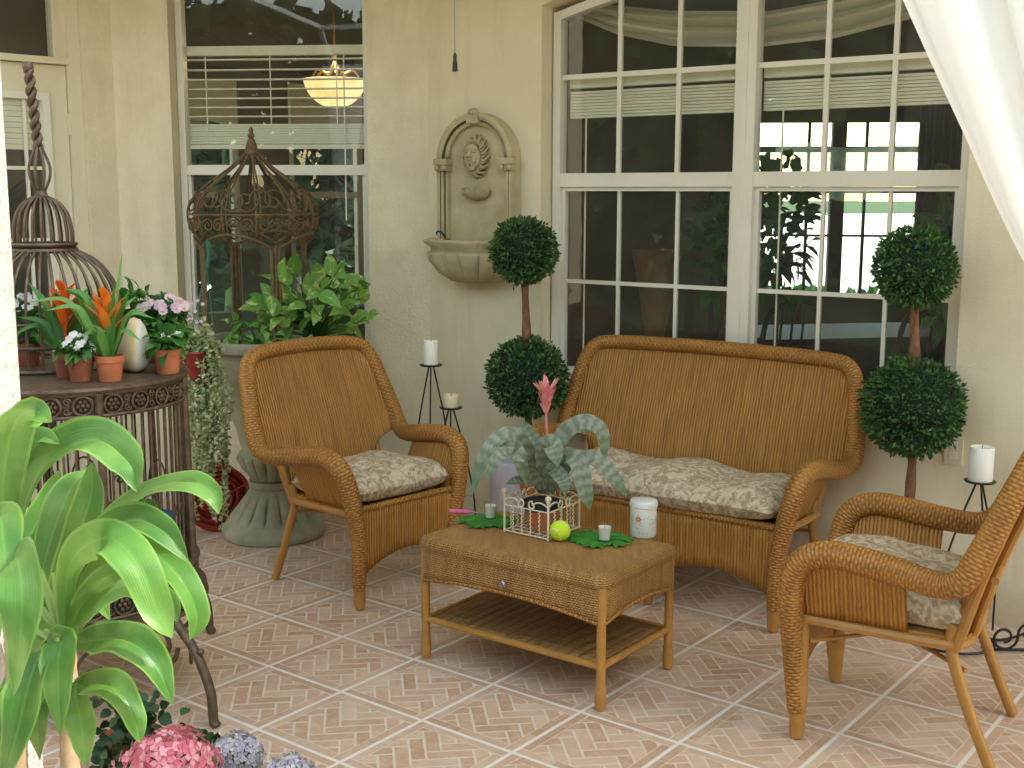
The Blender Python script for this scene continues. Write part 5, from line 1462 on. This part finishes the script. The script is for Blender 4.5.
mb.build('onion_finial', M['iron'], bc_)
mb = MB()
for ph in (0, PI): 
    mb.tube([(dx - .018*i/40 + .009*math.cos(i*.55 + ph), DYB + .009*math.sin(i*.55 + ph), lerp(zy(150), zy(70), i/40)) for i in range(41)], .0105, 7)
mb.ball((dx - .02, DYB, zy(67)), .019, 14, 10); mb.build('twisted_spire', M['iron'], bc_)

# tubs behind the bars
def tub(x, y, Y, r, h, mat, name, label, z0=None):
    c = PY(x, y, Y); t = thing(name, label, 'bucket', (c.x, c.y, z0 if z0 is not None else c.z))
    mb = MB(); mb.lathe([(.0, 0), (r*.8, 0), (r, h), (r*1.06, h), (r*1.06, h - .012), (r*1.0, h - .014)], 28, cap=False); mb.build('bucket_wall', mat, t, solid=.004)
    mb = MB(); mb.tube(spline([(-r*1.03, 0, h - .01), (-r*.7, -r*.75, h*.8), (0, -r*1.06, h*.68), (r*.7, -r*.75, h*.8), (r*1.03, 0, h - .01)], 5), .005, 6); mb.build('handle', M['steel'], t)
tub(128, 520, 4.2, .10, .15, M['green_plastic'], 'green_bucket', 'bright green bucket inside the birdcage', .4765)
tub(150, 480, 4.0, .075, .17, M['blue'], 'blue_bucket', 'blue plastic bucket inside the birdcage beside the green one', .4765)

# ------------------------------------------------------------------ pots on the cage table
ZT = Zt + .0055 + .001
def pot(t, r, h, mat):
    mb = MB(); mb.lathe([(.0, 0), (r*.74, 0), (r*.93, h*.74), (r*1.0, h*.75), (r*1.02, h), (r*.92, h), (r*.88, h*.86), (0, h*.86)], 28); P_ = mb.build('pot', mat, t)
    mb = MB(); mb.lathe([(0, h*.875), (r*.87, h*.865)], 20, cap=False); mb.build('soil', M['soil'], P_)
def brom_plant(x, y, r, h, mat, leaves, bract, lab, pmat, flower_h, lm='brom', fh=1.0):
    c = PZ(x, y, ZT); c.z = ZT; t = thing('bromeliad', lab, 'plant', c); pot(t, r, h, pmat); mb = MB()
    for (dxp, dyp, dY, w, sag) in leaves:
        e = PY(x + dxp, y + dyp, c.y + dY) - c; b = V((e.x*.06, e.y*.06, h*.85)); m = b.lerp(e, .5) + V((0, 0, sag))
        hn = V((-e.x*1.0, -.5, .6)).normalized()
        mb.leaf([b, b.lerp(m, .55) + V((0, 0, sag*.15)), m, e], w, hint=hn, n=6, fold=.3, prof=lambda t_: interp([(0, .9), (.5, 1), (.8, .7), (1, .05)], t_))
    mb.build('leaves', M[lm], t); mb = MB()
    z0 = h*.9
    mb.tube([(0, 0, z0), (0, 0, z0 + flower_h)], .005, 6)
    for k in range(16):
        a = k*2.4; f = k/15; s = V((0, 0, z0 + flower_h*(.35 + .6*f))); d = V((math.cos(a), math.sin(a), 0)); L = .055*(1.15 - .6*f)*fh
        mb.leaf([s, s + d*L*.5 + V((0, 0, L*.55)), s + d*L*.9 + V((0, 0, L*.95))], .02*fh, hint=-d + V((0, 0, .4)), n=4, m=2)
    mb.build('flower', bract, t); return t
brom_plant(110.5, 380.5, .047, .083, None, [(-64, -70, -.05, .026, .09), (-46, -92, .05, .028, .09), (-84, -78, -.02, .022, .10), (4, -96, -.03, .034, .02), (19, -92, .02, .03, .02), (38, -74, -.03, .022, .06), (44, -62, .06, .024, .08), (-58, -88, .08, .026, .10), (30, -40, -.06, .024, .06), (-30, -44, -.06, .026, .05), (12, -128, .12, .018, .02), (-22, -56, -.08, .028, .04), (26, -84, .06, .024, .06)], M['orange'], 'orange flowering bromeliad in a clay pot at the front of the birdcage table', M['terracotta'], .20, fh=1.5)
brom_plant(68, 377, .045, .08, None, [(-40, -95, .05, .03, .05), (-50, -60, -.02, .028, .05), (20, -90, .05, .05, .04), (-12, -88, .02, .055, .02), (35, -80, .0, .045, .05), (-58, -40, .0, .026, .07)], M['redbract'], 'darker red orange bromeliad behind the white flowering pot', M['terra_dark'], .22, 'plant', 1.5)
def floret(mb, p, n, r, k=5, mat=None):
    n = n.normalized(); u = n.orthogonal().normalized(); v_ = n.cross(u); a0 = random.uniform(0, 6)
    for q in range(k):
        a = a0 + 2*PI*q/k; d = u*math.cos(a) + v_*math.sin(a); s = u*-math.sin(a) + v_*math.cos(a)
        mb.poly([p, p + d*r*.6 - s*r*.42 + n*r*.1, p + d*r + n*r*.05, p + d*r*.6 + s*r*.42 + n*r*.1])
def flower_pot(x, y, r, h, pmat, lab, fx, fy, spread, nfl, fr, leafn, leafs, petal, rz=.06, k=5, centers=False, potname='flowering_plant', zoff=0):
    c = PZ(x, y, ZT); c.z = ZT + zoff; t = thing(potname, lab, 'plant', c); pot(t, r, h, pmat)
    f = PY(fx, fy, c.y - .01) - c
    mb = MB(); bush(mb, (f.x*.6, f.y*.6, lerp(h, f.z, .5)), spread*.9, max(.03, (f.z - h)*.62), leafn, leafs); mb.build('leaves', M['plant'], t)
    mb = MB()
    cen = []
    for i in range(nfl):
        a = random.uniform(0, 2*PI); q = math.sqrt(random.random()); p = f + V((spread*q*math.cos(a), spread*q*math.sin(a)*.8 - .01, rz*(1 - q*q)*random.uniform(.5, 1.1) - .01))
        n_ = V((p.x - f.x, p.y - f.y - .05, .06)); floret(mb, p, n_, fr*random.uniform(.8, 1.15), k); cen.append(p + n_.normalized()*fr*.12)
    mb.build('flowers', petal, t, smooth=False)
    if centers:
        mb = MB()
        for p in cen: mb.ball(p, fr*.26, 7, 5)
        mb.build('flower_centers', M['yellow'], t)
    return t
flower_pot(81.5, 380.5, .045, .08, M['terra_dark'], 'small pot of pale pink and white flowers left of the orange bromeliad', 78, 345, .055, 46, .011, 90, .04, M['whitepet'], .05)
flower_pot(168, 373, .048, .083, M['terracotta'], 'clay pot with glossy leaves and one white flower beside the stone egg', 171, 335, .045, 4, .014, 60, .06, M['whitepet'], .02)
flower_pot(160, 362, .05, .07, M['terra_dark'], 'bushy plant topped with pale pink daisies behind the white flower pot', 164, 306, .10, 70, .017, 220, .05, M['palepink'], .05, 9, True)
flower_pot(28, 365, .05, .08, M['terra_dark'], 'white flowering plant beside the birdcage dome next to the pillar', 26, 305, .06, 40, .013, 110, .045, M['whitepet'], .05)
# dark leafy filler behind
c = PZ(132, 362, ZT); c.z = ZT; t = thing('leafy_plant', 'dark leafy pot plant behind the stone egg', 'plant', c); pot(t, .045, .07, M['terra_dark'])
mb = MB(); bush(mb, (0.02, .02, .17), .07, .10, 110, .06); mb.build('leaves', M['plant'], t)
# big egg shaped shell
def shellmat():
    m, nt = newmat('shell'); co = objco(nt); sx = N(nt, 'ShaderNodeSeparateXYZ'); nt.links.new(co, sx.inputs[0])
    x = Mth(nt, 'ADD', sx.outputs[0], Mth(nt, 'MULTIPLY', Mth(nt, 'SUBTRACT', Noise(nt, 14, 3, .5, co), .5), .03))
    col = Ramp(nt, Mth(nt, 'MULTIPLY_ADD', x, 9.0, .5), [(.10, (.40, .29, .17)), (.50, (.50, .38, .23)), (.62, (.64, .47, .20)), (.76, (.74, .69, .58)), (1.0, (.72, .69, .60))])
    finish(nt, col, .35, Noise(nt, 40, 3, .6, co), .2, .002); return m
c = PZ(133, 371.5, ZT); c.z = ZT
t = thing('stone_egg', 'large tan and white egg shaped stone behind the orange bromeliad pot', 'ornament', c)
mb = MB(); mb.lathe([(.0, 0), (.03, .002), (.050, .02), (.060, .05), (.058, .085), (.050, .12), (.038, .155), (.022, .178), (0, .187)], 32, rad=lambda a, z: 1 + .04*math.cos(a*2 + 1)); mb.build('egg', shellmat(), t)
t.rotation_euler = (0, .06, 0)

# ------------------------------------------------------------------ foreground plant
dr = thing('dracaena', 'large strap leaved green plant in the left foreground', 'plant', (-.76, 2.05, -.012))
off = dr.location
mb = MB()
wl = lambda t: interp([(0, .22), (.12, .42), (.3, .85), (.55, 1.0), (.8, .72), (.93, .32), (1, .02)], t)
def DL(pts, w, h=(0, -.75, .65), **k):
    P_ = []
    for q in pts:
        x, y = q[0], q[1]; Y = q[2] if len(q) > 2 else 2.05
        P_.append(PY(x, y, Y) - off)
    mb.leaf(P_, w*random.uniform(.82, 1.04), hint=(V(h) + V((random.gauss(0, .15), 0, random.gauss(0, .15)))).normalized(), n=8, prof=k.pop('prof', wl), fold=k.pop('fold', random.uniform(.15, .45)), wave=random.uniform(.10, .30), m=8, seed=len(mb.v))
wide = lambda t: interp([(0, .5), (.3, .9), (.6, 1), (.85, .6), (1, .03)], t)
DL([(12, 640, 2.05), (2, 520, 2.0), (10, 435, 1.95), (30, 411, 1.9), (52, 422, 1.85)], .078, (.6, -.7, .2))
DL([(15, 640, 2.1), (10, 540, 2.05), (20, 462, 2.02), (40, 438, 2.0), (60, 444, 1.96)], .055, (.5, -.8, .3))
DL([(20, 630, 2.1), (16, 545, 2.05), (42, 470, 2.0), (92, 440, 1.95), (128, 462, 1.9), (137, 492, 1.88)], .098, (-.25, -.75, .6))
DL([(30, 640, 2.2), (45, 560, 2.25), (70, 490, 2.3), (90, 470, 2.35)], .075, (-.2, -.95, .2))
DL([(40, 640, 2.2), (70, 560, 2.2), (90, 500, 2.2), (92, 462, 2.2)], .075, (.2, -.95, .2))
DL([(62, 640, 2.1), (90, 545, 2.1), (140, 496, 2.05), (186, 482, 2.0), (212, 494, 1.98), (219, 514, 1.97)], .058, (0, -.7, .7))
DL([(60, 640, 2.08), (92, 545, 2.05), (130, 521, 2.0), (162, 530, 1.95), (189, 562, 1.93)], .062, (.1, -.75, .65))
DL([(64, 640, 2.05), (70, 565, 2.0), (105, 538, 1.93), (136, 562, 1.88), (158, 612, 1.86), (172, 638, 1.86)], .072, (.45, -.75, .5))
DL([(66, 640, 2.1), (95, 570, 2.05), (140, 548, 2.0), (180, 578, 1.96), (197, 615, 1.95), (190, 640, 1.95)], .062, (.5, -.7, .5))
DL([(66, 638, 2.0), (62, 640, 1.93), (58, 670, 1.9), (60, 735, 1.9)], .072, (.1, -.98, .1), prof=wide)
DL([(70, 645, 2.0), (96, 640, 1.95), (128, 641, 1.9), (155, 665, 1.88), (173, 704, 1.88)], .072, (.45, -.7, .55))
DL([(72, 690, 2.0), (88, 684, 1.96), (112, 688, 1.92), (132, 715, 1.9), (140, 743, 1.9)], .062, (.5, -.7, .5))
DL([(70, 690, 2.0), (76, 700, 1.95), (82, 730, 1.93), (85, 766, 1.93)], .058, (.1, -1, .1), prof=wide)
DL([(66, 650, 2.05), (45, 648, 1.95), (30, 680, 1.9), (18, 730, 1.88), (0, 790, 1.88)], .088, (-.3, -.9, .3), prof=wide)
DL([(0, 640, 1.9), (14, 560, 1.78), (22, 590, 1.70), (20, 650, 1.68), (14, 695, 1.68)], .085, (-.1, -.6, .8), prof=wide)
DL([(-10, 600, 1.95), (-2, 520, 1.9), (4, 545, 1.8), (6, 620, 1.76)], .08, (.1, -.7, .7), prof=wide)
DL([(66, 640, 2.1), (50, 600, 2.1), (38, 575, 2.1), (22, 570, 2.08)], .05, (-.2, -.8, .5))
DL([(66, 640, 2.05), (44, 620, 2.0), (30, 612, 1.95), (18, 640, 1.92)], .05, (-.3, -.8, .5))
DL([(67, 640, 2.1), (100, 600, 2.15), (130, 585, 2.2), (165, 600, 2.2), (178, 622, 2.2)], .06, (.3, -.7, .7))
DL([(67, 640, 2.05), (85, 600, 2.02), (112, 574, 1.98), (132, 574, 1.95)], .052, (.3, -.8, .4))
DL([(40, 700, 2.1), (20, 700, 2.05), (8, 730, 2.02), (6, 775, 2.0)], .085, (-.2, -.95, .2), prof=wide)
DL([(66, 690, 2.02), (50, 690, 1.97), (38, 715, 1.95), (40, 760, 1.95)], .055, (-.1, -1, .2), prof=wide)
DL([(10, 640, 2.3), (20, 560, 2.35), (50, 500, 2.4), (60, 470, 2.4)], .07, (0, -1, .2))
DL([(0, 700, 2.3), (30, 640, 2.35), (60, 600, 2.4), (90, 590, 2.4), (110, 620, 2.4)], .07, (.2, -.8, .5))
mb.build('leaves', M['drac'], dr)
mb = MB()
for a, b in (((72, 800), (66, 640)), ((20, 800), (14, 640))):
    p, q = PY(*a, 2.08) - off, PY(*b, 2.08) - off; pts = [V((q.x, q.y, .3)), p, p.lerp(q, .5), q, q + V((0, 0, .03))]
    mb.tube(spline(pts, 10), [.017 + .0018*(k % 2) for k in range(41)], 10)
mb.build('cane', basic('dracaena_cane', (.30, .21, .12), (.42, .32, .20), 40, .8, 90, .4, .003), dr)
mb = MB()
for e in ((40, 570), (55, 572), (75, 565), (90, 580), (105, 590), (35, 600), (28, 625)):
    p = PY(67, 642, 2.06) - off; q = PY(*e, 2.06) - off; mb.leaf([p, p.lerp(q, .5), q], .024, hint=V((0, -1, .2)), n=4, fold=.5, prof=lambda t: 1 - .5*t)
mb.build('leaf_stalks', leafmat('pale_stalk', (.26, .40, .12), (.36, .50, .18), trans=.3, rib=False), dr)
mb = MB(); mb.lathe([(.0, 0), (.15, 0), (.20, .34), (.21, .34), (.21, .38), (.18, .38), (.17, .32), (0, .32)], 28); mb.build('pot', M['terracotta'], dr)

# ------------------------------------------------------------------ hydrangeas and ivy
def hydrangea(x, y, Y, r, mat, lab, fl=.019, nn=170):
    c = PY(x, y, Y); t = thing('hydrangea', lab, 'plant', (c.x, c.y, -.012 if False else .0055), group='hydrangeas'); h = c.z - .0055
    mb = MB()
    for i in range(nn):
        z_ = 1 - 1.55*(i + .5)/nn; a = i*2.39996; q = math.sqrt(max(0, 1 - z_*z_)); d = V((q*math.cos(a), q*math.sin(a), z_*.78))
        floret(mb, V((0, 0, h)) + d*r*random.uniform(.88, 1.07)*(1 + .16*noise.noise(d*2.3 + c)), d + V((random.gauss(0, .22), random.gauss(0, .22), random.gauss(0, .22))), fl*random.uniform(.85, 1.15), 4)
    mb.build('flower_head', mat, t, smooth=False)
    mb = MB(); mb.tube([(0, 0, .12), (0, 0, h)], .006, 6); bush(mb, (0, 0, h - r*1.1), r*1.2, r*.6, 40, .09); mb.build('leaves', M['plant'], t)
    mb = MB(); mb.lathe([(.0, 0), (.075, 0), (.095, .13), (.1, .13), (.1, .15), (.085, .15), (.08, .12), (0, .12)], 24); mb.build('pot', M['terra_dark'], t)
hydrangea(170, 772, 2.78, .118, M['pinkpet'], 'bright pink hydrangea head at the bottom left beside the strap leaved plant', .021, 190)
hydrangea(236, 757, 3.02, .072, M['lilacpet'], 'pale lilac hydrangea head right of the pink one', .016, 120)
hydrangea(288, 779, 2.86, .068, M['lilacpet'], 'pale lilac hydrangea head at the bottom edge, farthest right of the flowers', .016, 110)
c = PZ(135, 775, .0055); t = thing('ivy', 'dark leafy ivy growing up under the birdcage stand', 'plant', c)
mb = MB()
for i in range(330):
    f = random.random(); x = 132 + random.gauss(0, 26)*(1 - .55*f); y = 785 - f*92
    p = PY(x, y, 3.35 + random.uniform(-.1, .1)) - c; o_ = V((random.gauss(0, .7), random.gauss(-.5, .5), random.gauss(0, .6))).normalized(); s = random.uniform(.025, .045)
    mb.leaf([p, p + o_*s*.5, p + o_*s], s*.8, hint=V((random.gauss(0, .4), -.7, .6)).normalized(), n=2, m=2)
for i in range(24):
    p = PY(200 + random.gauss(0, 10), 742 + random.gauss(0, 8), 3.2) - c; o_ = V((random.gauss(0, .7), random.gauss(-.5, .5), random.gauss(0, .6))).normalized(); s = .04
    mb.leaf([p, p + o_*s*.5, p + o_*s], s*.8, hint=V((0, -.7, .6)), n=2, m=2)
mb.build('leaves', M['darkivy'], t)
mb = MB()
for e in ((120, 700), (140, 690), (155, 720), (200, 745)): 
    q = PY(*e, 3.3) - c; mb.tube(spline([V((0, 0, .1)), V((q.x*.4, q.y*.4, q.z*.7)), q], 5), .004, 5)
mb.build('stems', M['trunk'], t)
mb = MB(); mb.lathe([(.0, 0), (.07, 0), (.09, .13), (.08, .13), (0, .11)], 22); mb.build('pot', M['terra_dark'], t)

# ------------------------------------------------------------------ sheer curtain, top right
mb = MB(); rows = []; nr, nc = 26, 160; CY = 1.9
Lft = spline([(880, -60, 0), (903, 0, 0), (962, 130, 0), (1027, 268, 0), (1110, 400, 0)], 8); 
Rgt = spline([(1420, -60, 0), (1400, 40, 0), (1330, 180, 0), (1230, 320, 0), (1150, 410, 0)], 8)
for i in range(len(Lft)):
    r = []
    for j in range(nc + 1):
        u = j/nc; x = lerp(Lft[i].x if hasattr(Lft[i], 'x') else 0, Rgt[i].x, u); y = lerp(Lft[i].y, Rgt[i].y, u)
        f = i/(len(Lft) - 1); r.append(PY(x, y, CY + (.04*math.sin(u*34 + 1.4*math.sin(u*9)) + .012*math.sin(u*93 + f*2))*(1 - .5*f)))
    rows.append(r)
t0, tN = rows[0], rows[-1]
head = [[V((lerp(.50, 1.56, j/nc), 1.97 + .03*math.sin(j*.75), lerp(3.13, t0[j].z, f*f))).lerp(t0[j], f) for j in range(nc + 1)] for f in (0, .35, .7)]
tail = [[V((lerp(tN[j].x, 1.06 + (j/nc - .5)*(.12 + .22*f), f), lerp(tN[j].y, 1.93 + .035*math.sin(j*.9), f), lerp(tN[j].z, .02, f))) for j in range(nc + 1)] for f in (.12, .4, .7, 1)]
mb.grid(head + rows + tail)
cu = mb.build('sheer_curtain', M['sheer']); tag(cu, 'white sheer curtain pulled aside across the top right corner', 'curtain')

# second curtain, gathered at the far left of the opening, seen mirrored in the narrow window
mb = MB(); rows = []
for i in range(13):
    f = i/12; z = lerp(3.1, .05, f); w = lerp(.55, .16, math.sin(min(1, f*1.6)*PI/2)) + .10*max(0, f - .6)
    rows.append([(-3.35 + (u/30 - .5)*w - .12*f, .3 + .04*math.sin(u*1.25), z) for u in range(31)])
mb.grid(rows); tag(mb.build('sheer_curtain', M['sheer']), 'white gathered curtain mirrored in the narrow left window', 'curtain')

mb = MB(); mb.box((1.62, 1.5, 0), (2.3, 2.15, 3.2)); tag(mb.build('added_right_pillar', M['pillar'], smooth=False), None, None, kind='structure')  # unseen pillar added to hold sky light off the right wall

ox, oz = WS(954, 450, FR, 0)
t = thing('outlet_cover', 'small ivory outlet cover on the wall behind the right topiary', 'outlet', FR @ V((ox, -.001, oz)), AR)
mb = MB(); mb.box((-.036, -.007, -.058), (.036, 0, .058)); mb.build('cover_plate', M['door_paint'], t, smooth=False)
for q in (-.022, .022):
    mb = MB(); mb.box((-.015, -.0095, q - .014), (.015, -.0072, q + .014)); mb.build('socket', M['white_frame'], t, smooth=False)

# deep eave over the patio, out of view, added to deepen the shade
SO = 2.1; bis = (V((math.sin(AR), -math.cos(AR), 0)) + V((math.sin(AL), -math.cos(AL), 0))).normalized()
ev = [FL @ V((-3.2, -.002, 0)), C1 + bis*.002, FR @ V((4.6, -.002, 0)), FR @ V((4.6, -SO, 0)), C1 + bis*SO*1.03, FL @ V((-3.2, -SO, 0))]
mb = MB(); i = mb.add([(p.x, p.y, 3.3) for p in ev] + [(p.x, p.y, 3.45) for p in ev])
mb.face([i+k for k in range(6)]); mb.face([i+11-k for k in range(6)])
for k in range(6): mb.face([i+k, i+(k+1) % 6, i+6+(k+1) % 6, i+6+k])
tag(mb.build('added_roof_eave', M['white_frame'], smooth=False), None, None, kind='structure')

mb = MB(); mb.tube([(-1.074, 1.98, 3.15), (1.619, 1.98, 3.15)], .014, 8)
tag(mb.build('curtain_rod', M['white_alu']), None, None, kind='structure')
